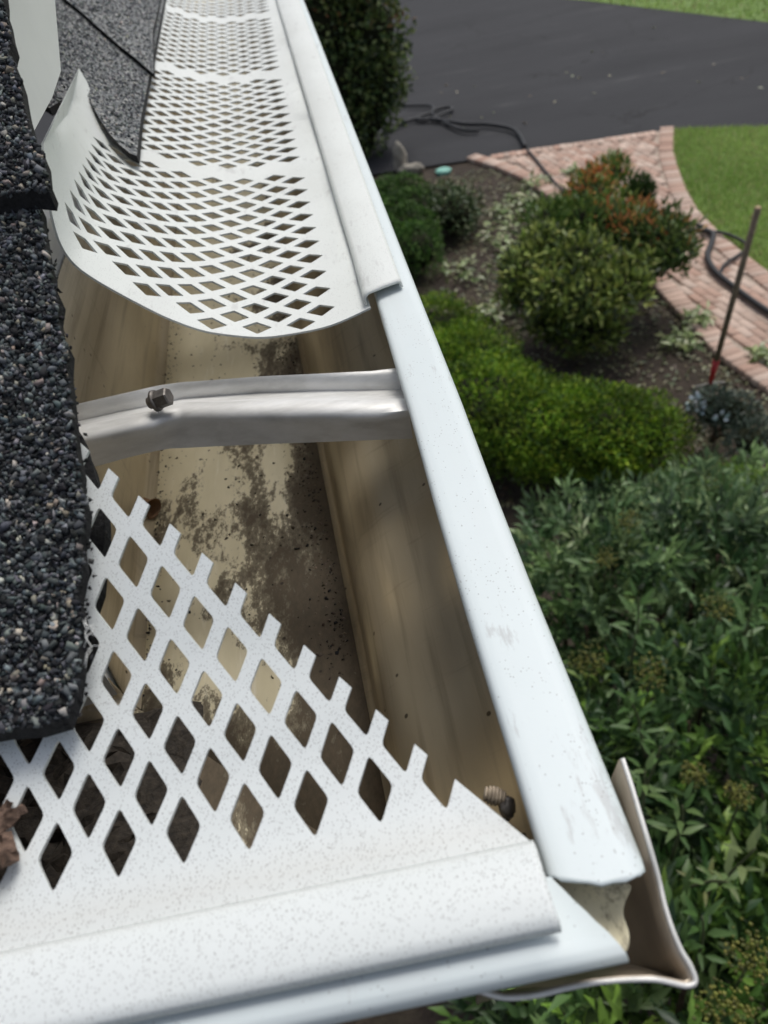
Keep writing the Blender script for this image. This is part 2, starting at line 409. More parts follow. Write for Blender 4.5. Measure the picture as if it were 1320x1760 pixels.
def px_of(X, Y, Z):
    z = Z - CAMZ; d = Y * CP - z * SP
    if d < .01: return (-9999, -9999)
    u = FPX * X / d; v = FPX * (Y * SP + z * CP) / d
    return (660 + CA * u - SA * v, 880 - SA * u - CA * v)
def brick_rank(s):
    px, py = px_of(s[0], s[1], GZ)
    vis = -20 < px < 1340 and -20 < py < 700
    if 860 < px < 1180 and 290 < py < 480 and px < 1130: vis = vis and random.random() < .8
    return (0 if vis else 1, math.hypot(s[0], s[1]))
spots.sort(key=brick_rank)
rv, rf, rc = [], [], []; nb = 0
for i, (x, y, a) in enumerate(spots):
    me, V, F, c = brick_vars[random.randrange(10)]
    a += random.gauss(0, .015); z = GZ + .004 + random.uniform(-.003, .003)
    if i < 298:
        o = link('brick', me, M_brick, path); o.location = Vector((x, y, z)); o.rotation_euler = (random.gauss(0, .01), random.gauss(0, .01), a)
    else:
        ca_, sa_ = math.cos(a), math.sin(a); W = V.copy()
        W[:, 0] = V[:, 0] * ca_ - V[:, 1] * sa_ + x; W[:, 1] = V[:, 0] * sa_ + V[:, 1] * ca_ + y; W[:, 2] += z
        rv.append(W); rf.append(F + nb); rc.append(np.tile(c * rng.uniform(.9, 1.1), (len(V), 1))); nb += len(V)
if rv: link('bricks', np_mesh('bricks', np.vstack(rv), np.vstack(rf), np.vstack(rc)), M_brick, path, 'stuff')

# ------------------------------------------------------------------ leaves (vectorised)
def unit(a): return a / (np.linalg.norm(a, axis=1, keepdims=True) + 1e-9)
def leaves(P, D, N, L, W, C, fold=.25, droop=.15):
    """five-point folded leaf per row: base, left, spine, right, tip"""
    D = unit(D); S = unit(np.cross(D, N)); N = np.cross(S, D)
    L = L[:, None]; W = W[:, None]
    mid = P + D * L * .48
    v = np.stack([P, mid + S * W * .5 + N * W * fold, mid, mid - S * W * .5 + N * W * fold, P + D * L - N * L * droop], 1)
    n = len(P); b = (np.arange(n) * 5)[:, None]
    F = np.concatenate([b + np.array([[0, 2, 1]]), b + np.array([[0, 3, 2]]), b + np.array([[1, 2, 4]]), b + np.array([[2, 3, 4]])], 0)
    return v.reshape(-1, 3), F, np.repeat(C, 5, axis=0)
def pick(n, cols, wts=None, jit=.22):
    cols = np.array(cols); idx = rng.choice(len(cols), n, p=wts)
    return np.clip(cols[idx] * rng.uniform(1 - jit, 1 + jit, (n, 1)) * rng.uniform(.92, 1.08, (n, 3)), .002, .9)
def blob_points(blobs, n, shell=(.72, 1.06), upper=-.75):
    B = np.array([b[:3] for b in blobs]); Rr = np.array([b[3] if np.ndim(b[3]) else (b[3],) * 3 for b in blobs], float)
    w_ = np.prod(Rr, 1) ** (2 / 3); w_ = w_ / w_.sum()
    k = rng.choice(len(B), n * 3, p=w_)
    d = unit(rng.normal(size=(n * 3, 3))); d = d[:, :]
    keep = d[:, 2] > upper; d, k = d[keep], k[keep]
    ph = rng.uniform(0, 6.28, (len(B), 3))
    lump = 1 + .13 * np.sin(d[:, 0] * 5 + ph[k, 0]) * np.sin(d[:, 1] * 6 + ph[k, 1]) + .07 * np.sin(d[:, 2] * 9 + d[:, 0] * 8 + ph[k, 2])
    s = rng.uniform(*shell, len(d)) * lump
    P = B[k] + d * Rr[k] * s[:, None]
    inside = np.zeros(len(P), bool)
    for j in range(len(B)):
        q = np.linalg.norm((P - B[j]) / Rr[j], axis=1); inside |= (q < .62)
    P, d, k = P[~inside][:n], d[~inside][:n], k[~inside][:n]
    return P, d, k
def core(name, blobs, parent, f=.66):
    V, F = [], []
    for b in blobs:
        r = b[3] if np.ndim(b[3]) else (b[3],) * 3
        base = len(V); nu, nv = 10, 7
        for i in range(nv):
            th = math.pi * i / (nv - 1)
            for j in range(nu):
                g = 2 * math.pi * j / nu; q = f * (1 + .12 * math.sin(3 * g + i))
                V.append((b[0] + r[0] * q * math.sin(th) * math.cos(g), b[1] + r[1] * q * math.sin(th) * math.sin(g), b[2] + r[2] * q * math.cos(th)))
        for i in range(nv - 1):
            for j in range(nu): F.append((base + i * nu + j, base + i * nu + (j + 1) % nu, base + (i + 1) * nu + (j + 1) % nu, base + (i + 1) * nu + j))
    return link(name, mesh(name, V, F, True), M_shade_core, parent, 'stuff')
M_shade_core = m_simple('crown_shade_core', (.022, .024, .013), .95, 0, .1, 40, .5)  # near-black solid cores paint the shade deep inside the crowns

def shrub(name, label, cat, base, blobs, n, L, W, cols, wts=None, group=None, mat_=None, up=.35, shell=(.72, 1.06), tipcols=None, tips=(), stems=True, outb=1.0, fold=.25):
    t = thing(name, base, label, cat, group)
    P, d, k = blob_points(blobs, n, shell)
    m = len(P)
    D = d * outb + rng.normal(size=(m, 3)) * .75 + np.array([0, 0, up])
    N = d + rng.normal(size=(m, 3)) * .5 + np.array([0, 0, .5])
    C = pick(m, cols, wts)
    if mat_ is M_needle:
        q = P * 5.5; mott = np.sin(q[:, 0] * 1.3 + np.sin(q[:, 1] * 1.1)) * np.sin(q[:, 1] * 1.6 + 1.3) + .6 * np.sin(q[:, 0] * 3.1 + q[:, 1] * 2.3 + q[:, 2] * 3)
        C = C * np.clip(1 + .38 * mott, .4, 1.7)[:, None]
    for (bi, frac) in tips:
        sel = (k == bi) & (d[:, 2] > .15) & (rng.random(m) < frac); C[sel] = pick(int(sel.sum()), tipcols)
    v, F, c = leaves(P, D, N, rng.uniform(.7, 1.25, m) * L, rng.uniform(.75, 1.2, m) * W, C, fold)
    link('foliage', np_mesh('foliage', v, F, c), mat_ or M_leaf, t, 'stuff')
    core('shade_core', blobs, t)
    if stems:
        for b in blobs[:6]:
            mid = Vector(base).lerp(Vector(b[:3]), .5) + Vector((random.uniform(-.04, .04), random.uniform(-.04, .04), 0))
            tube('stem', [Vector(base) + Vector((random.uniform(-.03, .03), random.uniform(-.03, .03), -.03)), mid, Vector(b[:3])], [.018, .013, .007], M_bark, t, 6, sub=3)
    return t

# tall dark shrub at the edge of the driveway
b0 = at(632, 258, GZ)
Yt = b0.y - .15
def by(px, py, rpx, Y=None, sq=(1, 1, 1)):
    p = atY(px, py, Y or Yt); r = rpx / ppm(p); return (p.x, p.y, p.z, (r * sq[0], r * sq[1], r * sq[2]))
blobs = [by(560, 40, 95, sq=(1, .8, .9)), by(632, 60, 70), by(640, 130, 66), by(590, 130, 85), by(625, 190, 62), by(655, 160, 40), by(618, 236, 44), by(600, -60, 90)]
shrub('tall_shrub', 'tall dark leafy shrub standing at the edge of the asphalt driveway', 'shrub', (b0.x, b0.y, GZ), blobs, 5200, .085, .042,
      [(.035, .065, .02), (.08, .13, .036), (.15, .205, .055), (.28, .33, .13)], [.34, .3, .24, .12], up=.5, tips=[(0, .35), (1, .3), (7, .4)], tipcols=[(.13, .16, .045), (.17, .17, .05), (.2, .10, .04)])
# clipped juniper block
hb = at(700, 480, GZ); hz = GZ + .02
blobs = []
for i in range(4):
    for j in range(3):
        blobs.append((.42 + .18 * j + .05 * (3 - i) * 0 + .045 * i, 6.78 + .42 * i, GZ + .22, (.24, .30, .24)))
shrub('clipped_hedge', 'low clipped dark green block hedge beside the gutter lip', 'hedge', (.7, 7.4, GZ), blobs, 15000, .035, .014,
      [(.025, .068, .012), (.055, .13, .02), (.10, .19, .035)], None, mat_=M_needle, up=.4, shell=(.86, 1.04), stems=False)
# small variegated shrub
p = at(785, 405, GZ); blobs = [(p.x, p.y, GZ + .2, .22), (p.x + .12, p.y + .25, GZ + .16, .2), (p.x - .05, p.y + .3, GZ + .22, .2)]
shrub('pale_leaved_shrub', 'small loose shrub with pale edged leaves touching the block hedge', 'shrub', (p.x, p.y + .1, GZ), blobs, 1100, .055, .028,
      [(.05, .085, .03), (.09, .13, .05), (.22, .26, .13)], [.5, .33, .17])
# mossy green mound
mb = []
for (px, py, z, r, rz) in [(735, 548, -2.62, .36, .30), (790, 600, -2.60, .38, .34), (835, 670, -2.56, .40, .40), (900, 708, -2.58, .34, .34), (960, 716, -2.60, .34, .34),
                           (1030, 712, -2.60, .33, .34), (1100, 722, -2.66, .28, .30), (770, 620, -2.62, .34, .34), (870, 665, -2.66, .30, .28), (960, 690, -2.70, .28, .26), (1040, 705, -2.72, .26, .24)]:
    z -= .14; rz *= .72; q = at(px, py, z + rz * .5); mb.append((q.x, q.y, z, (r, r, rz)))
mc = at(930, 720, GZ)
shrub('mounded_juniper', 'large mossy bright green mounded shrub with fine foliage', 'shrub', (mc.x, mc.y, GZ), mb, 42000, .036, .011,
      [(.04, .095, .009), (.10, .20, .013), (.18, .29, .02), (.28, .37, .034)], [.27, .33, .26, .14], mat_=M_needle, up=.6, shell=(.78, 1.08), stems=False)
# cloud pruned shrub with orange tips
def bz(px, py, Z, rpx, fl=.8):
    q = at(px, py, Z); r = rpx / ppm(q); return (q.x, q.y, q.z, (r, r, r * fl))
cb = [bz(956, 499, -2.48, 52, .7), bz(901, 464, -2.42, 37, .8), bz(1056, 499, -2.5, 49, .75), bz(1006, 514, -2.5, 50, .7), bz(936, 424, -2.36, 40, .7), bz(996, 444, -2.36, 47, .6), bz(1081, 464, -2.46, 34, .8), bz(1006, 564, -2.8, 52, .7), bz(951, 554, -2.8, 40, .7), bz(891, 504, -2.6, 29, .8)]
shrub('rounded_shrub', 'big rounded green shrub trimmed flat beneath, in bare soil', 'shrub', tuple(at(1005, 590, GZ)), cb, 5600, .076, .026,
      [(.04, .065, .02), (.13, .18, .04), (.25, .32, .07), (.42, .47, .13)], [.24, .31, .28, .17], mat_=M_leaf, up=.8, shell=(.68, 1.2))
cb2 = [bz(1015, 340, -2.35, 40, .9), bz(1050, 300, -2.35, 30), bz(945, 385, -2.42, 44, .8), bz(1050, 385, -2.4, 48, .8), bz(1000, 385, -2.4, 46, .8), bz(1020, 312, -2.3, 24), bz(975, 400, -2.45, 40, .7)]
shrub('orange_tipped_shrub', 'upright shrub with orange new tips behind the rounded shrub', 'shrub', tuple(at(1015, 430, GZ)), cb2, 3000, .075, .022,
      [(.06, .12, .025), (.12, .20, .04), (.20, .28, .065)], None, up=1.0, tips=[(0, .5), (1, .3), (3, .15), (5, .95)], tipcols=[(.62, .20, .07), (.52, .26, .08), (.36, .30, .07)], shell=(.65, 1.22))
cb3 = [bz(1135, 415, -2.45, 50, .85), bz(1085, 405, -2.42, 44, .8), bz(1150, 440, -2.5, 38), bz(1095, 378, -2.4, 32), bz(1110, 450, -2.55, 36, .8)]
shrub('orange_tipped_shrub', 'dark shrub clump overhanging the brick path with orange tips', 'shrub', tuple(at(1120, 470, GZ)), cb3, 2400, .078, .022,
      [(.04, .075, .02), (.08, .14, .032), (.15, .21, .05)], None, up=.8, tips=[(1, .3), (3, .7), (0, .10)], tipcols=[(.55, .22, .08), (.45, .30, .08)], shell=(.65, 1.2))
cb4 = [bz(1098, 345, -2.5, 26, 1.2), bz(1100, 325, -2.4, 18, 1.2)]
shrub('small_conifer', 'small upright green tuft standing in front of the brick path', 'shrub', tuple(at(1102, 385, GZ)), cb4, 900, .06, .014,
      [(.035, .075, .018), (.06, .11, .025)], None, up=1.4, stems=False)

# heavenly bamboo (nandina): compound sprays of pointed leaflets
def nandina(label, X, Y, r, ztop, nspray, cols, wts, Ls=.048, seedlings=0):
    t = thing('nandina_shrub', (X, Y, GZ), label, 'shrub', 'nandina shrubs below the gutter')
    PP, DD, NN, LL, WW, CC = [], [], [], [], [], []
    big = []
    for s in range(nspray):
        a = random.uniform(0, 2 * math.pi); q = math.sqrt(random.random())
        hx, hy = X + r * q * math.cos(a) * 1.1, Y + r * q * math.sin(a) * 1.1
        hz = ztop - .38 * q * q - abs(random.gauss(0, .13)) - (random.random() < .25) * random.uniform(.1, .5)
        out = Vector((math.cos(a) * q, math.sin(a) * q, .55 + random.random() * .5)).normalized()
        side = out.cross(Vector((random.gauss(0, 1), random.gauss(0, 1), random.gauss(0, .3)))).normalized(); up = side.cross(out)
        base_c = pick(1, cols, wts, .18)[0] * np.array([1.5, 1.5, 1.0])
        # rachis with three branches, each with paired leaflets and an end leaflet
        for br in range(random.choice((2, 3, 3))):
            ang = (br - 1) * .75 + random.gauss(0, .2)
            bd = (out * math.cos(ang) + side * math.sin(ang)).normalized()
            bd = (bd + Vector((0, 0, -.12 * br))).normalized()
            org = Vector((hx, hy, hz)) + out * .015
            bl = random.uniform(.05, .10)
            bs = bd.cross(up).normalized()
            for kk in range(3):
                pos = org + bd * bl * (.35 + .33 * kk)
                for sg in ((-1, 1) if kk < 2 else (0, )):
                    ld = (bd * .8 + bs * sg * .75 + Vector((0, 0, random.gauss(-.05, .15)))).normalized() if sg else bd
                    PP.append(pos); DD.append(ld); NN.append(up * .6 + Vector((random.gauss(0, .3), random.gauss(0, .3), .7 + random.gauss(0, .2))))
                    LL.append(Ls * random.uniform(.8, 1.35)); WW.append(Ls * random.uniform(.28, .42)); CC.append(base_c * random.uniform(.8, 1.2))
    v, F, c = leaves(np.array(PP), np.array(DD), np.array(NN), np.array(LL), np.array(WW), np.array(CC), .18, .22)
    link('foliage', np_mesh('foliage', v, F, c), M_gloss_leaf, t, 'stuff')
    for k in range(5):
        a = random.uniform(0, 6.28); q = random.uniform(.1, .5) * r
        tube('stem', [(X + q * .3 * math.cos(a), Y + q * .3 * math.sin(a), GZ - .03), (X + q * math.cos(a), Y + q * math.sin(a), (GZ + ztop) / 2), (X + 1.5 * q * math.cos(a), Y + 1.5 * q * math.sin(a), ztop - .18)], [.012, .009, .005], M_bark, t, 6, sub=4)
    return t
blueg = [(.045, .085, .05), (.085, .14, .085), (.155, .22, .14)]
darkg = [(.018, .04, .022), (.035, .07, .034), (.07, .12, .055)]  # lightest tone paints glints into the dark leaves
midg = [(.025, .058, .02), (.06, .115, .032), (.13, .21, .06)]
NAN = [('dark leafy nandina under the gutter corner at the lower right', .30, .30, .34, -1.32, 330, midg + darkg, None),
       ('bright leafed nandina filling the lower right corner', .66, .42, .38, -1.50, 330, midg, None),
       ('dark nandina close along the white lip', .30, .82, .32, -1.50, 300, darkg, None),
       ('nandina in the middle of the mass with pale new shoots', .68, .95, .38, -1.50, 330, darkg + midg, None),
       ('nandina at the right frame edge with broad bright leaves', 1.10, .98, .40, -1.60, 300, midg + darkg, None),
       ('blue grey nandina facing the mossy mound', .62, 1.52, .38, -1.60, 330, blueg + darkg, None),
       ('blue green nandina left of the garden fork', 1.04, 1.62, .38, -1.68, 330, blueg + darkg[:1], None),
       ('low dark nandina beneath the bent corner cover', -.02, .10, .34, -1.75, 240, darkg, None),
       ('grey green nandina at the right beside the path', 1.50, 1.70, .38, -1.85, 260, blueg + darkg, None),
       ('blue grey nandina pushing up against the near edge of the mossy mound', .72, 1.98, .34, -1.80, 280, blueg + darkg[:1], None),
       ('blue grey nandina between the mossy mound and the fork', 1.18, 2.06, .34, -1.90, 270, blueg, None),
       ('low grey green nandina between the fork and the right frame edge', 1.62, 2.45, .34, -2.25, 240, blueg + midg[1:], None),
       ('dark nandina tucked behind the lip below the mound', .25, 1.40, .26, -1.78, 200, darkg + blueg[:1], None)]
nan_objs = []
for a in NAN: nan_objs.append(nandina(*a))

# bright new shoots: every large leaf a part of its own
SH = []
shoot_leaf = {}
def leaf_mesh_obj(c, i):
    P = np.zeros((1, 3)); D = np.array([[1., 0, 0]]); N = np.array([[0, 0, 1.]])
    # seven-point leaf with a fold along the spine
    V = np.array([(0, 0, 0), (.3, .125, .05), (.3, 0, 0), (.3, -.125, .05), (.65, .095, .02), (.65, 0, -.03), (.65, -.095, .02), (1, 0, -.12)], float)
    F = [(0, 2, 1), (0, 3, 2), (1, 2, 5), (1, 5, 4), (2, 3, 6), (2, 6, 5), (4, 5, 7), (5, 6, 7)]
    return np_mesh('leaf', V, np.array(F), np.tile(c, (8, 1)), True)
leaf_vars = [leaf_mesh_obj(np.array(c), i) for i, c in enumerate([(.085, .155, .045), (.065, .135, .032), (.12, .19, .06), (.17, .22, .085), (.05, .11, .025), (.15, .165, .05)])]
def shoot(label, px, py, Z, n, Ls, variants):
    p = at(px, py, Z); t = thing('nandina_shoot', tuple(p + Vector((0, 0, -.25))), label, 'shoot', 'pale new shoots of the nandina')
    tip = p + Vector((random.gauss(0, .02), random.gauss(0, .02), .03)); base = p + Vector((random.gauss(0, .03), random.gauss(0, .03), -.25))
    tube('stem', [base, base.lerp(tip, .6) + Vector((.01, .005, 0)), tip], [.004, .003, .0015], M_shoot, t, 5, sub=3)
    for k in range(n):
        f = k / max(1, n - 1); q = base.lerp(tip, .45 + .55 * f); a = k * 2.4 + random.gauss(0, .3)
        d = Vector((math.cos(a), math.sin(a), .25 + .9 * f)).normalized()
        o = link('leaf', leaf_vars[random.choice(variants)], M_leaf, t)
        o.location = q - Vector(t.location) + d * .012
        x = d; y = Vector((0, 0, 1)).cross(x).normalized(); z = x.cross(y)
        o.rotation_euler = Matrix((x, y, z)).transposed().to_euler()
        s = Ls * random.uniform(.7, 1.15); o.scale = (s, s * random.uniform(.9, 1.2), s)
M_shoot = m_simple('green_stem', (.10, .11, .05), .7)
for a in [('tall pale green shoot above the dark leaves near the lip', 1090, 1030, -1.30, 13, .055, (0, 1)), ('second pale shoot below the tall one', 1075, 1230, -1.28, 11, .05, (0, 1, 4)),
          ('broad leaved shoot at the right frame edge', 1295, 1060, -1.35, 12, .065, (0, 1, 4)), ('pale shoot pointing left beside the bent cover', 1105, 1340, -1.25, 10, .045, (0, 2)),
          ('pale shoot right of the bent cover', 1180, 1420, -1.25, 12, .045, (0, 2, 1)), ('yellowish shoot near the right frame edge', 1290, 1480, -1.25, 12, .05, (2, 3)),
          ('pale starry shoot in the lower right', 1250, 1545, -1.22, 10, .045, (2, 3, 5)), ('green shoot beside the corner of the cover', 1200, 1580, -1.25, 10, .045, (0, 1)),
          ('shoot in the middle of the dark leaves', 1200, 1170, -1.4, 9, .045, (4, 1)), ('pale shoot by the yellow flower heads', 1130, 1290, -1.3, 10, .045, (0, 2))]:
    shoot(*a)
def panicle(label, px, py, Z, r):
    p = at(px, py, Z); t = thing('flower_head', tuple(p + Vector((0, 0, -.1))), label, 'flower head', 'yellow green flower heads of the nandina')
    n = 130; d = unit(rng.normal(size=(n, 3))); P = np.array(p) + d * np.array([r, r, r * .7]) * rng.uniform(.3, 1, (n, 1))
    O = np.array([(1, 0, 0), (-1, 0, 0), (0, 1, 0), (0, -1, 0), (0, 0, 1), (0, 0, -1)]) ; OF = np.array([(0, 2, 4), (2, 1, 4), (1, 3, 4), (3, 0, 4), (2, 0, 5), (1, 2, 5), (3, 1, 5), (0, 3, 5)])
    s = rng.uniform(.0025, .0045, n); V = (P[:, None, :] + O[None] * s[:, None, None]).reshape(-1, 3); F = (OF[None] + (np.arange(n) * 6)[:, None, None]).reshape(-1, 3)
    C = np.repeat(pick(n, [(.16, .17, .03), (.24, .24, .05), (.11, .12, .03)]), 6, axis=0)
    link('buds', np_mesh('buds', V, F, C, True), M_leaf, t, 'stuff')
    tube('stem', [p + Vector((0, 0, -.16)), p + Vector((.005, 0, -.05)), p], [.003, .002, .001], M_shoot, t, 5)
for a in [('flower head low by the white lip', 1010, 1135, -1.4, .05), ('flower head in the middle of the dark nandina leaves', 1115, 1155, -1.38, .055), ('flower head right of the middle shoot', 1235, 1040, -1.45, .05),
          ('small flower head in the upper dark leaves', 1080, 895, -1.55, .05), ('flower head above the bent cover', 1270, 1365, -1.25, .03), ('flower head in the bottom right corner', 1290, 1640, -1.2, .05),
          ('flower head at the bottom frame edge', 1245, 1735, -1.2, .05), ('flower head on the blue grey nandina', 1040, 960, -1.5, .045), ('flower head near the fork', 1230, 815, -1.9, .09), ('flower head at the right edge below the path', 1190, 1330, -1.32, .03)]:
    panicle(*a)

# blue flowering small plant by the fork
q = at(1225, 745, GZ)
t = shrub('blue_flowering_plant', 'thin grey green plant with pale blue flowers at the fork tines', 'plant', tuple(q), [bz(1225, 705, -2.7, 38, 1), bz(1265, 715, -2.7, 40, 1), bz(1290, 760, -2.7, 40, .9)], 1500, .045, .012,
          [(.05, .075, .05), (.08, .11, .08), (.11, .14, .11)], None, up=.8)
P, d, k = blob_points([bz(1195, 695, -2.62, 13, 1), bz(1240, 718, -2.62, 7, 1)], 34)
v, F, c = leaves(P, d + rng.normal(size=P.shape) * .5, d, np.full(len(P), .035), np.full(len(P), .026), pick(len(P), [(.38, .47, .52), (.52, .60, .64)]))
link('flowers', np_mesh('flowers', v, F, c), M_leaf, t, 'stuff')

# grass
def grass(name, poly, box, n, h, wd, label):
    x = rng.uniform(box[0], box[1], n * 3); y = rng.uniform(box[2], box[3], n * 3); k = in_poly(poly, x, y); x, y = x[k][:n], y[k][:n]; m = len(x)
    P = np.stack([x, y, np.full(m, GZ - .005)], 1)
    a = rng.uniform(0, 6.28, m); S = np.stack([np.cos(a), np.sin(a), np.zeros(m)], 1) * wd
    H_ = h * rng.uniform(.5, 1.2, m); T = P + np.stack([rng.normal(size=m) * .35 * H_, rng.normal(size=m) * .35 * H_, H_], 1)
    V = np.stack([P - S, P + S, T], 1).reshape(-1, 3); F = np.arange(3 * m).reshape(-1, 3)
    tone = .5 + .5 * np.sin(x * 2.1 + np.sin(y * 1.7)) * np.sin(y * 1.3 + .7)
    C = np.array([.29, .43, .11]) * (1 - tone[:, None]) + np.array([.43, .56, .18]) * tone[:, None]
    C = C * rng.uniform(.7, 1.3, (m, 1)); br = rng.random(m) < .12; C[br] = np.array([.55, .50, .26]) * rng.uniform(.7, 1.2, (br.sum(), 1))
    o = link(name, np_mesh(name, V, F, np.repeat(C, 3, axis=0)), M_needle); tag(o, label, 'grass', kind='stuff')
grass('grass', lawn, (3.3, 7, 3.5, 9.3), 80000, .05, .007, 'short mown grass of the lawn beside the brick path')
grass('grass', far_lawn, (3, 16, 10, 24), 30000, .07, .018, 'mown grass on the far side of the driveway')

# leaf litter and cuttings on the soil
n = 6000
sx_ = rng.uniform(.4, 2.7, n); sy_ = rng.uniform(3.4, 9.2, n)
P = np.stack([sx_, sy_, np.full(n, GZ - .02) + rng.uniform(0, .012, n)], 1)
v, F, c = leaves(P, np.stack([rng.normal(size=n), rng.normal(size=n), rng.normal(size=n) * .15], 1), np.tile([0, 0, 1.], (n, 1)) + rng.normal(size=(n, 3)) * .2, rng.uniform(.025, .06, n), rng.uniform(.012, .028, n),
                 pick(n, [(.12, .12, .05), (.20, .19, .095), (.10, .065, .04), (.30, .31, .18), (.07, .10, .035)]))
n = 26; P = np.stack([rng.uniform(1.2, 6, n), rng.uniform(9.8, 14, n), np.full(n, GZ + .004)], 1)
v2, F2, c2 = leaves(P, np.stack([rng.normal(size=n), rng.normal(size=n), np.zeros(n)], 1), np.tile([0, 0, 1.], (n, 1)) + rng.normal(size=(n, 3)) * .2, rng.uniform(.04, .10, n), rng.uniform(.02, .05, n), pick(n, [(.25, .25, .14), (.16, .12, .07), (.32, .32, .22)]))
tag(link('leaf_litter', np_mesh('leaf_litter', v2, F2, c2), M_leaf), 'few stray leaves blown over the asphalt driveway', 'leaves', kind='stuff')
tag(link('leaf_litter', np_mesh('leaf_litter', v, F, c), M_leaf), 'pale cut leaves scattered over the bare soil bed', 'leaves', kind='stuff')
cl = [(925, 318, .16), (850, 405, .22), (900, 345, .14), (985, 300, .08), (1052, 275, .10), (870, 365, .18), (965, 350, .09), (1200, 555, .09), (1310, 620, .08), (885, 430, .18), (800, 470, .25), (850, 540, .15), (1170, 590, .12)]
names = ['nearest the top of the path', 'in the middle of the soil bed', 'at the path edge', 'on the bricks above the orange tips', 'pale, lying beside the orange tips', 'left of the path edge', 'by the black hose', 'on the path edge near the fork', 'at the right frame edge on the bricks', 'left of the rounded shrub', 'in the shade of the block hedge', 'above the mossy mound', 'on the soil between rounded shrub and fork']
for (px, py, r), nm in zip(cl, names):
    p = at(px, py, GZ); m = 60
    a = rng.uniform(0, 6.28, m); q = np.sqrt(rng.random(m)) * r
    P = np.stack([p.x + q * np.cos(a), p.y + q * np.sin(a), np.full(m, GZ + .012) + rng.uniform(0, .06, m)], 1)
    v, F, c = leaves(P, rng.normal(size=(m, 3)) * np.array([1, 1, .4]), np.tile([0, 0, 1.], (m, 1)) + rng.normal(size=(m, 3)) * .35, rng.uniform(.06, .115, m), rng.uniform(.024, .044, m), pick(m, [(.22, .29, .10), (.36, .43, .20), (.14, .20, .06), (.52, .55, .36)]))
    o = link('cut_sprig', np_mesh('cut_sprig', v, F, c), M_leaf, None, 'stuff'); tag(o, 'heap of pale green cuttings ' + nm, 'cuttings', 'cuttings left on the ground')

# rock, lid, hoses
def lumpy(name, p, r, mat_, parent=None, seed=0):
    V, F = [], []; nu, nv = 18, 12; rs = random.Random(seed); ph = [rs.uniform(0, 6) for _ in range(6)]
    for i in range(nv):
        th = math.pi * i / (nv - 1)
        for j in range(nu):
            g = 2 * math.pi * j / nu
            d = Vector((math.sin(th) * math.cos(g), math.sin(th) * math.sin(g), math.cos(th)))
            q = 1 + .16 * math.sin(3 * d.x + ph[0]) * math.cos(4 * d.y + ph[1]) + .1 * math.sin(7 * d.z + 5 * d.x + ph[2]) + .05 * math.sin(13 * d.y + ph[3])
            V.append((p[0] + r[0] * d.x * q, p[1] + r[1] * d.y * q, p[2] + r[2] * d.z * q))
    for i in range(nv - 1):
        for j in range(nu): F.append((i * nu + j, (i + 1) * nu + j, (i + 1) * nu + (j + 1) % nu, i * nu + (j + 1) % nu))
    return link(name, mesh(name, V, F, True), mat_, parent)
p = at(690, 292, GZ)
tag(lumpy('rock', (p.x, p.y, GZ + .13), (.075, .08, .20), M_rock, None, 3), 'upright pale rock at the driveway edge under the tall shrub', 'rock')
tag(lumpy('rock', (p.x + .10, p.y - .12, GZ + .03), (.16, .09, .06), M_rock, None, 5), 'low flat rock at the foot of the upright pale rock', 'rock')
p = at(762, 293, GZ)
lt = thing('valve_cover', (p.x, p.y, GZ), 'round pale green utility cover lying in the soil bed', 'cover')
V = [(p.x + .082 * math.cos(a * math.pi / 12), p.y + .082 * math.sin(a * math.pi / 12), z) for z in (GZ - .03, GZ + .012) for a in range(24)] + [(p.x + .072 * math.cos(a * math.pi / 12), p.y + .072 * math.sin(a * math.pi / 12), GZ + .018) for a in range(24)]
F = [(r * 24 + a, r * 24 + (a + 1) % 24, (r + 1) * 24 + (a + 1) % 24, (r + 1) * 24 + a) for r in (0, 1) for a in range(24)] + [tuple(range(48, 72))]
lid_ = link('lid', mesh('lid', V, F), M_lid, lt)
tube('rim', [(p.x + .088 * math.cos(a * math.pi / 12), p.y + .088 * math.sin(a * math.pi / 12), GZ + .0) for a in range(25)], .008, M_lid, lid_, 6)
def hose(name, label, pts, r, z0=GZ + .02):
    P = [at(a, b, z0 + r) for a, b in pts]
    o = tube(name, P, r, M_hose, None, 8, sub=6); tag(o, label, 'hose')
hose('hose', 'black hose looping out from under the tall shrub across the driveway', [(655, 232), (690, 212), (722, 204), (760, 207), (800, 213), (840, 214), (885, 224), (903, 252)], .024)
hose('hose', 'thin black hose coil in a tangle on the driveway', [(695, 182), (740, 182), (742, 193), (716, 203), (735, 206), (775, 190), (770, 184), (745, 190), (748, 200), (790, 222), (822, 225)], .02)
hose('hose', 'black hose crossing the bricks at the top of the path', [(905, 256), (922, 275), (940, 298), (965, 325), (1000, 350), (1050, 366), (1110, 374), (1160, 380), (1215, 390)], .014, GZ + .036)
hose('hose', 'thick black hose curving down the brick path behind the fork', [(1182, 398), (1205, 395), (1225, 402), (1222, 420), (1216, 440), (1228, 465), (1260, 492), (1300, 522), (1340, 548), (1420, 600)], .024, GZ + .036)
hose('hose', 'thin black cable bowing beside the thick hose on the path', [(1238, 470), (1245, 455), (1270, 438), (1285, 425), (1272, 412), (1240, 400), (1200, 398)], .014, GZ + .036)

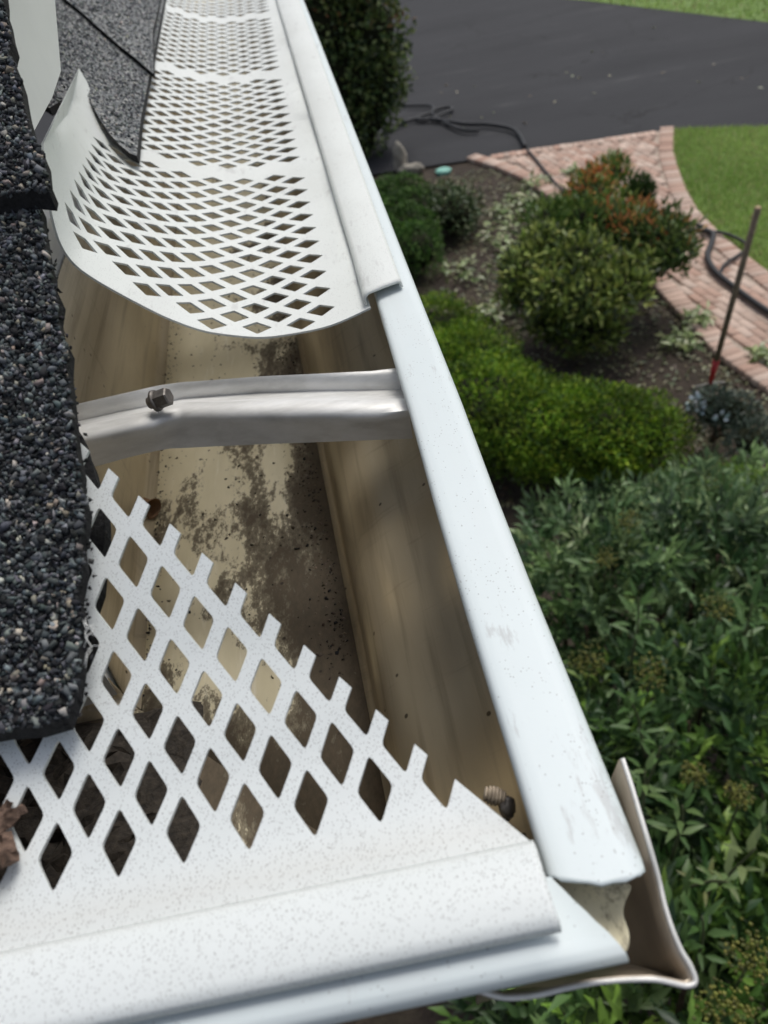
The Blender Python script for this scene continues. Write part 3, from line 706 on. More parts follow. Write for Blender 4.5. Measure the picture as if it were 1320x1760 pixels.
# garden fork
ft = thing('garden_fork', tuple(at(1205, 716, GZ)), 'garden fork standing in the soil, wooden shaft with red socket', 'fork')
base = at(1205, 716, GZ); top = at(1303, 357, GZ + 1.38)
ax = (top - base).normalized(); Lf = (top - base).length
sh_ = tube('shaft', [base + ax * .42, base + ax * (.42 + (Lf - .42) * .5), top], [.0165, .017, .0175], M_wood, ft, 12)
tube('shaft_end', [top - ax * .002, top + ax * .004], [.0172, .013], m_simple('fresh_wood_end', (.42, .30, .17), .7), sh_, 12)
tube('socket', [base + ax * .26, base + ax * .31, base + ax * .44], [.011, .016, .0195], M_red, ft, 12)
sd_ = ax.cross(Vector((0, 1, .2))).normalized()
cb_ = tube('crossbar', [base + ax * .235 - sd_ * .10, base + ax * .255 - sd_ * .09, base + ax * .265, base + ax * .255 + sd_ * .09, base + ax * .235 + sd_ * .10], .009, M_fork, ft, 8)
for k in (-1.5, -.5, .5, 1.5):
    tube('tine', [base + ax * .25 + sd_ * .064 * k, base + ax * .1 + sd_ * .066 * k, base - ax * .06 + sd_ * .066 * k], [.007, .006, .003], M_fork, cb_, 6)

# ================================================================== GUTTERS
SKEW = -.04
def skew(Y): return SKEW * (min(max(Y, .02), 3.0) - .25)
XO, YO = .033, .047                       # outer corner of the lips in plan
def profile(full=True):
    """bent sheet from the back wall over the floor and up the ogee front: (x, z, skew weight)"""
    P = [(-.121, .018, 1), (-.121, -.05, 1), (-.121, -.092, 1), (-.1195, -.098, 1), (-.115, -.100, 1), (-.09, -.1004, 1), (-.055, -.1004, 1), (-.0245, -.100, 1), (-.0215, -.0992, 1), (-.0197, -.0965, 1)]
    og = [(-.0185, -.080), (-.0158, -.066), (-.0105, -.055), (.000, -.0475), (.012, -.0425), (.021, -.037), (.0275, -.0295), (.0310, -.021), (.0322, -.012)]
    for i, (x, z) in enumerate(og): P.append((x, z, max(0, 1 - (i + 1) / 4)))
    return P
PR = profile()
ys = [None] + [.22, .26, .3, .36, .42, .5, .6, .75, 1, 1.4, 2, 3, 4.2]
gt = thing('rain_gutter', (-.04, .25, -.1), 'white rain gutter with grimy tan inside running away along the eave', 'gutter')
rows = []
def mitre(x): return YO + (XO - x)
for y in ys:
    r = []
    for (x, z, k) in PR:
        m0 = mitre(x) + .022 * min(1, max(0, (z + .06) / .03)); yy = m0 if y is None else max(y, m0 + .002)
        r.append((x + k * skew(yy), yy, z))
    rows.append(r)
iF0, iF1 = 4, 7
def part_rows(rows, a, b): return [r[a:b + 1] for r in rows]
o = grid('back_wall', part_rows(rows, 0, 4), [M_tan, M_white_out], gt); solid(o, .0008, -1 if False else 1, 1)
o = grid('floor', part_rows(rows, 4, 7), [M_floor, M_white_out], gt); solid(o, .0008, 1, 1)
o = grid('front_wall', part_rows(rows, 7, len(PR) - 1), [M_tan, M_white_out], gt); solid(o, .0008, 1, 1)
# lip of the running gutter with its ragged saw-cut end
LP = [(.0180, -.0070), (.0163, -.0040), (.0161, -.0010), (.0166, -.0001), (.0176, .0002), (.0245, .0003), (.0312, .0002), (.0325, -.0006), (.0331, -.0022), (.0332, -.0130)]
endY = {0: .062, 1: .0604, 2: .0600, 3: .0594, 4: .0585, 5: .0560, 6: .0562, 7: .0572, 8: .0600, 9: .0630}
lr = []
fineP = []
for i in range(len(LP) - 1):
    for k in range(3):
        t_ = k / 3; fineP.append((LP[i][0] * (1 - t_) + LP[i + 1][0] * t_, LP[i][1] * (1 - t_) + LP[i + 1][1] * t_, endY[i] * (1 - t_) + endY[i + 1] * t_))
fineP.append((*LP[-1], endY[9]))
for y in [None, -1, -2, -3, .08, .1, .13, .17, .22, .3, .4, .55, .8, 1.2, 2, 3, 4.2]:
    r = []
    for i, (x, z, e) in enumerate(fineP):
        jag = (.00022 * math.sin(i * 2.9) + .00012 * math.sin(i * 7.7)) * (1 if i < 20 else .2)
        yy = e - .0002 + jag if y is None else (e + {-1: .0006, -2: .003, -3: .008}[y] if y < 0 else max(y, e + .009))
        wob = .0004 * math.sin(yy * 31) * (1 if yy < .3 else 0)
        r.append((x + wob, yy, z))
    lr.append(r)
o = grid('lip', lr, [M_lip, M_tan], gt); solid(o, .0008, 1, 1)

# second gutter round the corner
g2t = thing('rain_gutter', (-.2, .1, -.1), 'white rain gutter crossing the foreground under the diamond guard', 'gutter')
def yp(x): return YO + (XO - x)
rows = []
for xe in [None, -.14, -.2, -.3, -.5, -1, -2.5]:
    r = []
    for (x, z, k) in PR:
        x0_ = x - .020 * min(1, max(0, (z + .06) / .03)); xx = x0_ if xe is None else min(xe, x0_ - .002)
        r.append((xx + (k * skew(yp(x)) if xe is None else 0), yp(x) + .0030 * min(1, max(0, (z + .06) / .04)), z))
    rows.append(r)
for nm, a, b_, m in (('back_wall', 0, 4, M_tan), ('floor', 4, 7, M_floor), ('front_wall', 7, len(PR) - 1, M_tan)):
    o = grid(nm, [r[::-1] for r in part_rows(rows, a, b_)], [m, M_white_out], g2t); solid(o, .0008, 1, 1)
def ylip(x): return .0600 - (x - .0162) / .0170 * .0155
lr = []
for xe in [None, 0.01, -.01, -.03, -.08, -.2, -.5, -1, -2.5]:
    r = []
    for i, (x, z, e) in enumerate(fineP):
        f = (x - .0162) / (.0332 - .0162)
        xend = (.0158 + f * .0098 if f > .06 else .0135) + .0001 * math.sin(i * 3.1) - 1.1 * max(0, -z - .003) * (f > .5)
        r.append((xend if xe is None else min(xe, xend - .001), ylip(x) + .42 * max(0, -z - .0022) * (f > .5), z - (.0008 * math.sin(f * 3) if xe is None else 0)))
    lr.append(r[::-1])
o = grid('lip', lr, [M_lip, M_tan], g2t); solid(o, .0008, 1, 1)

# bent corner cover strip
cv = thing('corner_cover', (.034, .045, -.06), 'bent sheet metal corner cover gaping open around the gutter corner', 'cover')
topE = [(1070, 1305, -.002), (1085, 1350, -.003), (1099, 1397, -.004), (1112, 1440, -.005), (1124, 1482, -.007), (1134, 1520, -.009), (1142, 1556, -.010), (1155, 1597, -.011), (1170, 1633, -.012), (1187, 1662, -.013), (1195, 1688, -.014),
        (1178, 1695, -.014), (1150, 1689, -.013), (1120, 1684, -.012), (1070, 1685, -.012), (1020, 1690, -.012), (970, 1700, -.013), (920, 1712, -.013), (870, 1716, -.012), (835, 1708, -.010), (822, 1702, -.009)]
T = [at(*q) for q in topE]
ic = 10
rows = [[], [], [], [], []]
for i, p in enumerate(T):
    if i < ic: b_ = Vector((.0312, max(p.y + .004 * (1 - i / ic), .0565), -.046)); bb = Vector((.022, p.y + .004, -.060))
    elif i == ic: b_ = Vector((.0325, .0545, -.048)); bb = Vector((.024, .056, -.062))
    else:
        kk_ = max(0, (i - 15) / 5); b_ = Vector((p.x - .001, .0560 - .0045 * kk_, -.046 + .010 * kk_)); bb = b_
    out = Vector((p.x - b_.x, p.y - b_.y, 0))
    rows[0].append(p); rows[1].append(p.lerp(b_, .18) + out * .03); rows[2].append(p.lerp(b_, .45) + out * (.10 if i < ic else .0)); rows[3].append(p.lerp(b_, .78) + out * (.05 if i < ic else 0)); rows[4].append(b_)
cs = grid('sheet', rows, [M_cover, M_white_out], cv); solid(cs, .0008, -1, 0)
tube('rolled_edge', [p + Vector((0, 0, .0002)) for p in T], .00055, M_edge, cs, 6, sub=4)
# dirt-stained ledge piece seen through the open mitre
lg = [[at(938, 1502, -.004), at(995, 1514, -.005), at(1050, 1516, -.005), at(1094, 1512, -.007)],
      [at(958, 1535, -.005), at(1003, 1545, -.008), at(1045, 1545, -.009), at(1076, 1542, -.009)],
      [at(980, 1565, -.006), at(1012, 1578, -.010), at(1045, 1582, -.011), at(1068, 1572, -.011)],
      [at(1005, 1598, -.007), at(1033, 1608, -.010), at(1062, 1612, -.011), at(1086, 1600, -.010)],
      [at(1040, 1635, -.008), at(1055, 1642, -.009), at(1068, 1646, -.010), at(1082, 1640, -.010)]]
def m_ledge():
    m, n, b = mat('stained_cream_paint'); st = noise(n, coord(n, (1, .35, 1), (0, 0, R(-20))), 420, 5, .75); big = noise(n, coord(n), 90, 2)
    c = ramp(n, big, [(.3, (.55, .50, .33)), (.7, (.68, .63, .45))])
    c = mix(n, ramp(n, mth(n, 'ADD', mth(n, 'MULTIPLY', st, .7), mth(n, 'MULTIPLY', big, .3)), [(.50, 0.0), (.62, .85)]), c, (.07, .05, .03))
    lk(n, c, b.inputs['Base Color']); b.inputs['Roughness'].default_value = .6; return m
o = grid('mitre_ledge', lg, m_ledge(), gt); solid(o, .0008, -1)
o.modifiers.new('smooth', 'SUBSURF').levels = 2; o.modifiers['smooth'].render_levels = 2

# hanger strap across the gutter
hg = thing('gutter_hanger', tuple(at(300, 705, -.008)), 'galvanised strap hanger bridging the open gutter', 'bracket')
def hs(a, v, c, d, z): return [at(*a, z - .001), at(*v, z - .0045), at(*c, z), at(c[0] + .1 * (d[0] - c[0]), c[1] + .12 * (d[1] - c[1]), z - .0022), at(*d, z - .010)]
def ez(A, f=.4):
    return A
st = [([(690, 634), (697, 676), (703, 706), (709, 752)], -.0085), ([(640, 640), (646, 676), (652, 711), (655, 754)], -.0075), ([(550, 645), (553, 677), (556, 710), (558, 758)], -.007), ([(450, 650), (452, 680), (454, 710), (455, 762)], -.007),
      ([(370, 656), (372, 686), (373, 710), (375, 766)], -.007), ([(312, 660), (316, 690), (318, 709), (320, 769)], -.007), ([(278, 664), (284, 697), (288, 716), (292, 770)], -.007),
      ([(255, 669), (258, 703), (262, 727), (266, 774)], -.006), ([(205, 681), (207, 713), (212, 738), (216, 786)], -.006), ([(165, 690), (168, 722), (172, 746), (178, 797)], -.006), ([(120, 701), (122, 731), (127, 756), (133, 808)], -.006)]
rows = []
for (a, v, c, d), z in st:
    A, V_, C_, D_ = at(*a, z + .0006), at(*v, z - .0065), at(*c, z + .0006), at(*d, z - .012)
    lipb = A + Vector((0, .0012, -.004))
    up_ = lambda p_, z_: Vector((p_.x, p_.y, z_))
    rows.append([lipb, A, up_(A.lerp(V_, .25), A.z + .0006), up_(A.lerp(V_, .55), A.z - .0003), up_(A.lerp(V_, .8), A.z - .0030), V_ + Vector((0, 0, .0012)), V_.lerp(C_, .3) + Vector((0, 0, .0006)), up_(V_.lerp(C_, .7), C_.z + .0002), C_, C_.lerp(D_, .12) + Vector((0, -.0006, -.0002)), C_.lerp(D_, .3), D_])
o = grid('strap', rows, M_galv, hg); solid(o, .0012, 0)
e_ = o.modifiers.new('crease', 'EDGE_SPLIT'); e_.split_angle = R(70)
# hex-head screw through the strap, head towards the viewer
sc = at(281, 684, .001); ax_ = Vector((.86, -.16, .22)).normalized()
s1 = ax_.cross(Vector((0, 0, 1))).normalized(); s2 = ax_.cross(s1)
def hexring(o_, r, n=6): return [o_ + r * (math.cos(i * 2 * math.pi / n + .3) * s1 + math.sin(i * 2 * math.pi / n + .3) * s2) for i in range(n)]
V = hexring(sc - ax_ * .003, .0036) + hexring(sc + ax_ * .0022, .0036) + hexring(sc + ax_ * .0027, .0030)
F = [(r * 6 + a, r * 6 + (a + 1) % 6, (r + 1) * 6 + (a + 1) % 6, (r + 1) * 6 + a) for r in (0, 1) for a in range(6)] + [(12, 13, 14, 15, 16, 17)]
sw = thing('screw', (0, 0, 0), '', '') if False else link('screw_head', mesh('screw_head', V, F), M_screw, hg)
tube('washer', [sc - ax_ * .0040, sc - ax_ * .0028], [.0043, .0041], M_screw, sw, 20)
tube('screw_shank', [sc - ax_ * .0065, sc - ax_ * .004], [.0024, .0026], M_screw, sw, 10)

# ================================================================== GUARDS (perforated sheets)
def perforated(outline, holes, extra, f, name, mats, parent, thick):
    """triangulate outline minus diamond holes in sheet coordinates, then bend with f(s, t)"""
    V, E, Hs = [], [], []
    def loop(pts):
        b = len(V); V.extend(pts); n = len(pts); E.extend([(b + i, b + (i + 1) % n) for i in range(n)])
    loop(outline)
    for h in holes: loop(h)
    V.extend(extra)
    vo, eo, fo, *_ = geometry.delaunay_2d_cdt([Vector((p[0], p[1])) for p in V], E, [], 0, 1e-7)
    vo = np.array([(v[0], v[1]) for v in vo]); T = np.array(fo)
    c = vo[T].mean(1); keep = in_poly(outline, c[:, 0], c[:, 1])
    HA = np.array([[np.mean([p[0] for p in h]), np.mean([p[1] for p in h])] for h in holes])
    for h, hc in zip(holes, HA):
        m_ = np.abs(c[:, 0] - hc[0]) < .02; m_ &= np.abs(c[:, 1] - hc[1]) < .02; idx = np.where(m_ & keep)[0]
        if len(idx): keep[idx[in_poly(h, c[idx, 0], c[idx, 1])]] = False
    T = T[keep]; used, inv = np.unique(T, return_inverse=True); T = inv.reshape(-1, 3); vo = vo[used]
    W = np.array([f(a, b) for a, b in vo])
    # consistent upward winding
    a = W[T]; nz = np.cross(a[:, 1] - a[:, 0], a[:, 2] - a[:, 0]); flip = (nz[:, 2] + .3 * nz[:, 0]) < 0; T[flip] = T[flip][:, ::-1]
    me = np_mesh(name, W, T, None, True)
    o = link(name, me, mats, parent); solid(o, thick, -1); o.modifiers['thickness'].use_quality_normals = False
    e = o.modifiers.new('edge_split', 'EDGE_SPLIT'); e.split_angle = R(40)
    return o
def diamond(cx, cy, hx, hy, rnd=.16, sh=0.0):
    tips = [(0, hy), (hx, 0), (0, -hy), (-hx, 0)]; out = []
    for i in range(4):
        p, q, r_ = tips[i - 1], tips[i], tips[(i + 1) % 4]
        a = (q[0] + (p[0] - q[0]) * rnd, q[1] + (p[1] - q[1]) * rnd); b = (q[0] + (r_[0] - q[0]) * rnd, q[1] + (r_[1] - q[1]) * rnd)
        m_ = ((a[0] + b[0]) / 4 + q[0] / 2, (a[1] + b[1]) / 4 + q[1] / 2)
        out += [a, m_, b]
    return [(cx + x + sh * y, cy + y) for x, y in out]

# near guard on the foreground gutter
YC = .0649
def near_curve():
    K = np.array([(.0649, .0030), (.075, .0034), (.0815, .0048), (.0905, .0071), (.0981, .0102), (.107, .0136), (.1148, .0172), (.1215, .0213), (.129, .026), (.1362, .0307), (.1435, .0353), (.2, .069), (.3, .127)])
    Y = np.arange(K[0, 0], .3, .0005); Z = np.interp(Y, K[:, 0], K[:, 1])
    for _ in range(12): Z[1:-1] = .25 * Z[:-2] + .5 * Z[1:-1] + .25 * Z[2:]
    S = np.concatenate([[0], np.cumsum(np.hypot(np.diff(Y), np.diff(Z)))])
    return np.stack([S, Y, Z], 1)
NC = near_curve()
def near_f(x, s):
    wv = .0006 * math.sin(x * 60)
    if s < 0: return (x, YC + s, .0030 + wv * 0)
    return (x, float(np.interp(s, NC[:, 0], NC[:, 1])), float(np.interp(s, NC[:, 0], NC[:, 2])))
def s_of(Y): return float(np.interp(Y, NC[:, 1], NC[:, 0]))
ng = thing('gutter_guard', (-.1, .075, .003), 'near white gutter guard with big diamond holes and a ragged diagonal cut', 'guard', )
s0 = s_of(.0816); PX_, PS = .01335, .00872
holes = []
for r in range(0, 16):
    for c in range(-1, 26):
        x = -.0135 - .00668 * r - PX_ * c; s = s0 + PS * r
        if c == -1 and r == 0: pass
        holes.append(diamond(x, s, .0038, .0071 if r < 2 else .0067, .13, -.02))
# cut line parallel to the lattice, a little beyond the last whole row of holes
dn = (-.00668, PS)                       # lattice direction up-left
e0 = (.0029, s_of(.0803))
cutline = [(e0[0] + dn[0] * k, e0[1] + dn[1] * k) for k in (0, 13.5)]
outline = [(-.45, 0.0), (.0147, 0.0), e0, cutline[1], (-.45, cutline[1][1])]
# tabs bitten a little unevenly
extra = [(x_, s_) for x_ in np.arange(-.44, .01, .02) for s_ in (.004, .008)]
perforated(outline, holes, extra, near_f, 'mesh_panel', M_guard_dirty, ng, .0009)
fl = []
for x in list(np.linspace(-.45, .0, 40)) + list(np.linspace(.001, .0149, 12)):
    k = max(0, (x - .0) / .0149)
    fl.append([(x, YC + .0004, .0026), (x, YC - .0012, .0042), (x, YC - .003, .0050), (x, YC - .008, .0053), (x + .0001 * k, YC - .0132, .0052), (x + .0003 * k, YC - .0150, .0046), (x + .0003 * k, YC - .0156, .0030)])
o = grid('snap_flange', fl, M_guard_dirty, ng); solid(o, .0010, 0)

# far guard along the running gutter
P0 = [(.0122, .0000), (-.008, -.0020), (-.0347, .0001), (-.0568, .0080), (-.0704, .0176), (-.0859, .0324), (-.0966, .0440), (-.0985, .0535), (-.0965, .0680), (-.0935, .0820)]
P1 = [(.0122, .0000), (-.012, -.0010), (-.040, .0012), (-.064, .0075), (-.086, .0180), (-.103, .0275), (-.1130, .0375), (-.1220, .0510), (-.1310, .0680)]
def arcs(P):
    s = [0]; 
    for a, b in zip(P[:-1], P[1:]): s.append(s[-1] + math.hypot(b[0] - a[0], b[1] - a[1]))
    s = np.array(s) - .0122
    from_ = np.linspace(s[0], s[-1], 80); 
    # smooth the polyline by repeated averaging
    X = np.interp(from_, s, [p[0] for p in P]); Z = np.interp(from_, s, [p[1] for p in P])
    for _ in range(10):
        X[1:-1] = .25 * X[:-2] + .5 * X[1:-1] + .25 * X[2:]; Z[1:-1] = .25 * Z[:-2] + .5 * Z[1:-1] + .25 * Z[2:]
    return from_, X, Z
A0, A1 = arcs(P0), arcs(P1)
def smooth(t): t = min(1, max(0, t)); return t * t * (3 - 2 * t)
def eaveX(Y): return -.097 - .052 * (Y - .486)
def far_f(s, Y):
    k = smooth((Y - .293) / .27)
    x = (1 - k) * np.interp(s, A0[0], A0[1]) + k * np.interp(s, A1[0], A1[1]); z = (1 - k) * np.interp(s, A0[0], A0[2]) + k * np.interp(s, A1[0], A1[2])
    far = -.013 * min(1, max(0, (Y - .3) / .45)) * min(1, max(0, (s + .012) / .03)) + (-.035 * max(0, Y - .7)) * min(1, max(0, s / .06))
    return (float(x + far), Y, float(z) + .0004 * math.sin(Y * 40))
def rowY(n): return .31 + 1.2587 * (math.exp(.0143 * n) - 1)
fg = thing('gutter_guard', (-.04, .6, 0), 'long white gutter guard of small diamond mesh curling up at its loose end', 'guard')
YEND = 2.2
holes = []
nn = -1
for n2 in range(-1, 140):
    n_ = n2 / 2; Y = rowY(n_); 
    if Y > YEND - .02: break
    typeB = (n2 % 2 != 0)
    if ((n_ - 10) % 12) in (0.0, .5): continue
    pitch = rowY(n_ + .5) - rowY(n_ - .5)
    for k in range(0, 7):
        s = (.0181 if typeB else .0087) + .0186 * k
        if s > (.122 if Y < .53 else .113): continue
        if n2 == -1 and k not in (0, 1, 2): continue
        if n2 == 0 and k > 3 and k > 4: continue
        holes.append([(a, b) for a, b in diamond(s, Y, .0064, .30 * pitch, .06)])
sL = A0[0][-1]
outline = [(-.0122, .300), (0.002, .2955), (.02, .2935), (.04, .293), (.06, .2935), (.08, .2945), (.10, .2955), (.118, .297), (.13, .301), (sL - .004, .310), (sL, .318), (sL, .595), (sL - .008, .585), (.128, .545), (.120, .56), (.119, YEND), (-.0122, YEND)]
near_e = outline[:10]; ss = np.linspace(near_e[0][0], near_e[-1][0], 60)
near_y = np.interp(ss, [p_[0] for p_ in near_e], [p_[1] for p_ in near_e])
for _ in range(6): near_y[1:-1] = .25 * near_y[:-2] + .5 * near_y[1:-1] + .25 * near_y[2:]
outline = list(zip(ss.tolist(), near_y.tolist())) + outline[10:]
extra = [(s_, y_) for y_ in list(np.arange(.32, .62, .012)) + list(np.arange(.64, YEND, .06)) for s_ in (-.009, -.004, .127, .133, .139, .145) if s_ < .125 or y_ < .56]
perforated(outline, holes, extra, far_f, 'mesh_panel', M_guard, fg, .0009)
fl = []
for y in list(np.linspace(.3015, .33, 8)) + list(np.linspace(.35, YEND, 40)):
    d = -.0000 + (.0012 * math.sin(y * 9) if y > .4 else 0); sh = .006 * max(0, .33 - y) / .03 if y < .33 else 0
    wide = -.010 * min(1, max(0, (y - .35) / .8))
    fl.append([(.0108 + wide, y + .0, .0004), (.0104 + wide, y + .0006 * 0, .0026), (.0110 + wide, y, .0042), (.0125 + wide, y + .0008, .0050), (.019 + wide * .5, y + .003, .0052), (.0255, y + .0055, .0050), (.0270, y + .006, .0044), (.0273, y + .006, .0022)])
o = grid('snap_flange', fl, M_guard, fg); solid(o, .0010, 0)

# ================================================================== ROOF
def stones(P, Nn, size, flat=.6, pal=None, wts=None, oct_=False):
    n = len(P)
    ico = np.array([(0, 0, 1)] + [(.894 * math.cos(a), .894 * math.sin(a), .447) for a in np.arange(5) * 1.2566] + [(.894 * math.cos(a), .894 * math.sin(a), -.447) for a in np.arange(5) * 1.2566 + .628] + [(0, 0, -1)])
    IF = np.array([(0, 1 + i, 1 + (i + 1) % 5) for i in range(5)] + [(1 + i, 6 + i, 1 + (i + 1) % 5) for i in range(5)] + [(1 + (i + 1) % 5, 6 + i, 6 + (i + 1) % 5) for i in range(5)] + [(11, 6 + (i + 1) % 5, 6 + i) for i in range(5)])
    if oct_:
        ico = np.array([(1, 0, 0), (-1, 0, 0), (0, 1, 0), (0, -1, 0), (0, 0, 1), (0, 0, -1)], float); IF = np.array([(0, 2, 4), (2, 1, 4), (1, 3, 4), (3, 0, 4), (2, 0, 5), (1, 2, 5), (3, 1, 5), (0, 3, 5)])
    else:
        ico = np.array([(a, b, c) for c in (-.62, .62) for a, b in ((-.8, -.8), (.8, -.8), (.8, .8), (-.8, .8))], float)
        IF = np.array([(0, 2, 1), (0, 3, 2), (4, 5, 6), (4, 6, 7), (0, 1, 5), (0, 5, 4), (1, 2, 6), (1, 6, 5), (2, 3, 7), (2, 7, 6), (3, 0, 4), (3, 4, 7)])
    m = len(ico); V = ico[None] * rng.uniform(.55, 1.2, (n, m, 1)) + rng.normal(size=(n, m, 3)) * .14
    sc3 = np.stack([rng.uniform(.7, 1.3, n), rng.uniform(.6, 1.0, n), rng.uniform(.45, .9, n) * flat / .6], 1); V = V * sc3[:, None, :]
    # random rotations
    q = unit(rng.normal(size=(n, 4))); w_, x, y, z = q.T
    Rm = np.stack([1 - 2 * (y * y + z * z), 2 * (x * y - w_ * z), 2 * (x * z + w_ * y), 2 * (x * y + w_ * z), 1 - 2 * (x * x + z * z), 2 * (y * z - w_ * x), 2 * (x * z - w_ * y), 2 * (y * z + w_ * x), 1 - 2 * (x * x + y * y)], 1).reshape(-1, 3, 3)
    V = np.einsum('nij,nmj->nmi', Rm, V) * size[:, None, None] + P[:, None, :]
    F = (IF[None] + (np.arange(n) * m)[:, None, None]).reshape(-1, 3)
    C = np.repeat(pick(n, pal, wts, .3), m, axis=0)
    return V.reshape(-1, 3), F, C
PAL = [(.026, .027, .029), (.06, .066, .070), (.115, .126, .133), (.20, .212, .216), (.24, .21, .175), (.46, .43, .37)]
PW = [.28, .27, .22, .13, .06, .04]
def roofZ(X, Y): return .020 + .58 * (Y - .1)
nr = thing('roof_corner', (-.3, .1, .02), 'near roof corner with coarse black shingles rising at the left', 'roof')
def slab(name, poly, zf, th, mat_, parent, topmat=None):
    top = [Vector((x, y, zf(x, y))) for x, y in poly]; n = len(top)
    V = top + [p - Vector((0, 0, th)) for p in top]; tri = geometry.tessellate_polygon([top])
    F = [tuple(t_) for t_ in tri] + [tuple(i + n for i in t_[::-1]) for t_ in tri] + [(i, (i + 1) % n, (i + 1) % n + n, i + n) for i in range(n)]
    me = mesh(name, V, F); o = link(name, me, mat_, parent)
    import bmesh
    if topmat:
        me.materials.append(topmat)
        for k_ in range(len(tri)): me.polygons[k_].material_index = 1
    bm = bmesh.new(); bm.from_mesh(me); bmesh.ops.recalc_face_normals(bm, faces=bm.faces); bm.to_mesh(me); bm.free()
    return o
def wob(pl, amp, step=.004):
    out = []
    for a, b in zip(pl[:-1], pl[1:]):
        L = math.hypot(b[0] - a[0], b[1] - a[1]); k = max(1, int(L / step))
        for i in range(k):
            t_ = i / k; out.append((a[0] + (b[0] - a[0]) * t_ + random.gauss(0, amp), a[1] + (b[1] - a[1]) * t_ + random.gauss(0, amp)))
    out.append(pl[-1]); return out
def rx(px, py, lift=0):
    p = on_plane(px, py, lambda X, Y: roofZ(X, Y) + lift); return (p.x, p.y)
low_edge = [rx(-40, 1262), rx(0, 1256), rx(60, 1250), rx(108, 1236), rx(130, 1190), rx(140, 1060), rx(143, 930), rx(136, 800), rx(122, 690), rx(104, 570), rx(86, 460), rx(66, 345), (-.09, .25), (-.09, .9)]
low_poly = [(-.55, low_edge[0][1])] + wob(low_edge, .0005) + [(-.55, .9)]
lo_near = slab('lower_shingle', low_poly, roofZ, .004, M_felt, nr)
UD = -.019
ux = lambda a, b: rx(a, b, UD)
und_edge = [(-.3, .110), (-.085, .112), ux(150, 1150), ux(170, 1010), ux(180, 920), ux(174, 851), ux(150, 770), ux(110, 690), (-.13, .22), (-.09, .9)]
slab('under_shingle', [(-.55, .112)] + wob(und_edge, .0006) + [(-.55, .9)], lambda X, Y: roofZ(X, Y) + UD, .004, M_felt, nr)
UL = .0052
up_edge = [rx(-40, 345, UL), rx(0, 335, UL), rx(50, 328, UL), rx(80, 330, UL), rx(90, 316, UL), rx(71, 265, UL), rx(46, 200, UL), rx(27, 110, UL), rx(3, 0, UL), (-.083, .45), (-.083, .9)]
up_poly = [(-.55, up_edge[0][1])] + wob(up_edge, .0005) + [(-.55, .9)]
up_near = slab('upper_shingle', up_poly, lambda X, Y: roofZ(X, Y) + UL, .0048, M_felt, nr)
def scatter(poly, box, n, zf, size, lift, parent, pal, wts, oct_=False, slope=(0, .58)):
    x = rng.uniform(box[0], box[1], n); y = rng.uniform(box[2], box[3], n); k = in_poly(poly, x, y); x, y = x[k], y[k]
    P = np.stack([x, y, np.array([zf(a, b) for a, b in zip(x, y)]) + lift * rng.uniform(-.3, 1, len(x))], 1)
    v, F, c = stones(P, None, rng.uniform(size[0], size[1], len(P)) * rng.choice([.8, 1, 1.25], len(P)), .6, pal, wts, oct_)
    link('granules', np_mesh('granules', v, F, c), M_granule, parent, 'stuff')
scatter(low_poly, (-.26, -.05, .095, .235), 40000, roofZ, (.0007, .0011), .0001, lo_near, PAL[:4], [.4, .3, .2, .1], True)
scatter(low_poly, (-.26, -.05, .095, .235), 34000, roofZ, (.0005, .0011), .0009, lo_near, PAL, PW)
scatter(up_poly, (-.26, -.05, .20, .34), 34000, lambda X, Y: roofZ(X, Y) + UL, (.0007, .0011), .0001, up_near, PAL[:4], [.4, .3, .2, .1], True)
scatter(up_poly, (-.26, -.05, .20, .34), 27000, lambda X, Y: roofZ(X, Y) + UL, (.0005, .0011), .0009, up_near, PAL, PW)
scatter(low_poly, (-.55, -.26, .095, .5), 9000, roofZ, (.0012, .0022), .0006, lo_near, PAL, PW, True)
# dark crumbs along the cut edges of the mat
Ep = np.array([(a[0], a[1]) for a in wob(low_edge[3:12], .0005, .0006)] )
ez_ = np.array([roofZ(a, b) - random.uniform(0, .006) for a, b in Ep])
v, F, c = stones(np.column_stack([Ep + rng.normal(size=Ep.shape) * .0004 - np.array([.0009, 0]), ez_]), None, rng.uniform(.0005, .0011, len(Ep)), .6, [(.015, .015, .016), (.03, .03, .032), (.09, .09, .09)], [.55, .35, .1], True)
link('edge_crumbs', np_mesh('edge_crumbs', v, F, c), M_granule, lo_near, 'stuff')
# rake board under the shingle edge
def board(name, x0, x1, pts, mat_, parent):
    n = len(pts); V = [(x0, y, z) for y, z in pts] + [(x1, y, z) for y, z in pts]
    F = [tuple(range(n)), tuple(range(2 * n - 1, n - 1, -1))] + [(i, i + n, (i + 1) % n + n, (i + 1) % n) for i in range(n)]
    me = mesh(name, V, F); return link(name, me, mat_, parent)
zb = lambda Y: .095 + .58 * (Y - .36)
board('rake_board', -.108, -.090, [(.290, .0900), (.335, .0925), (.362, zb(.362)), (.9, zb(.9)), (.9, roofZ(0, .9) - .012), (.290, roofZ(0, .290) - .012)], M_fascia, nr)
# fascia board behind the running gutter
fb = thing('fascia_board', (-.14, .5, -.1), 'pale painted fascia board behind the running gutter', 'board')
rows = []
for y in (.20, .6, 1.2, 3.0, 4.2):
    x = -.1225 + skew(y); rows.append([(x, y, -.20), (x, y, -.05), (x, y, .034)])
o = grid('board', rows, M_fascia, fb, False); solid(o, .02, 1 if o.data.polygons[0].normal.x < 0 else -1)

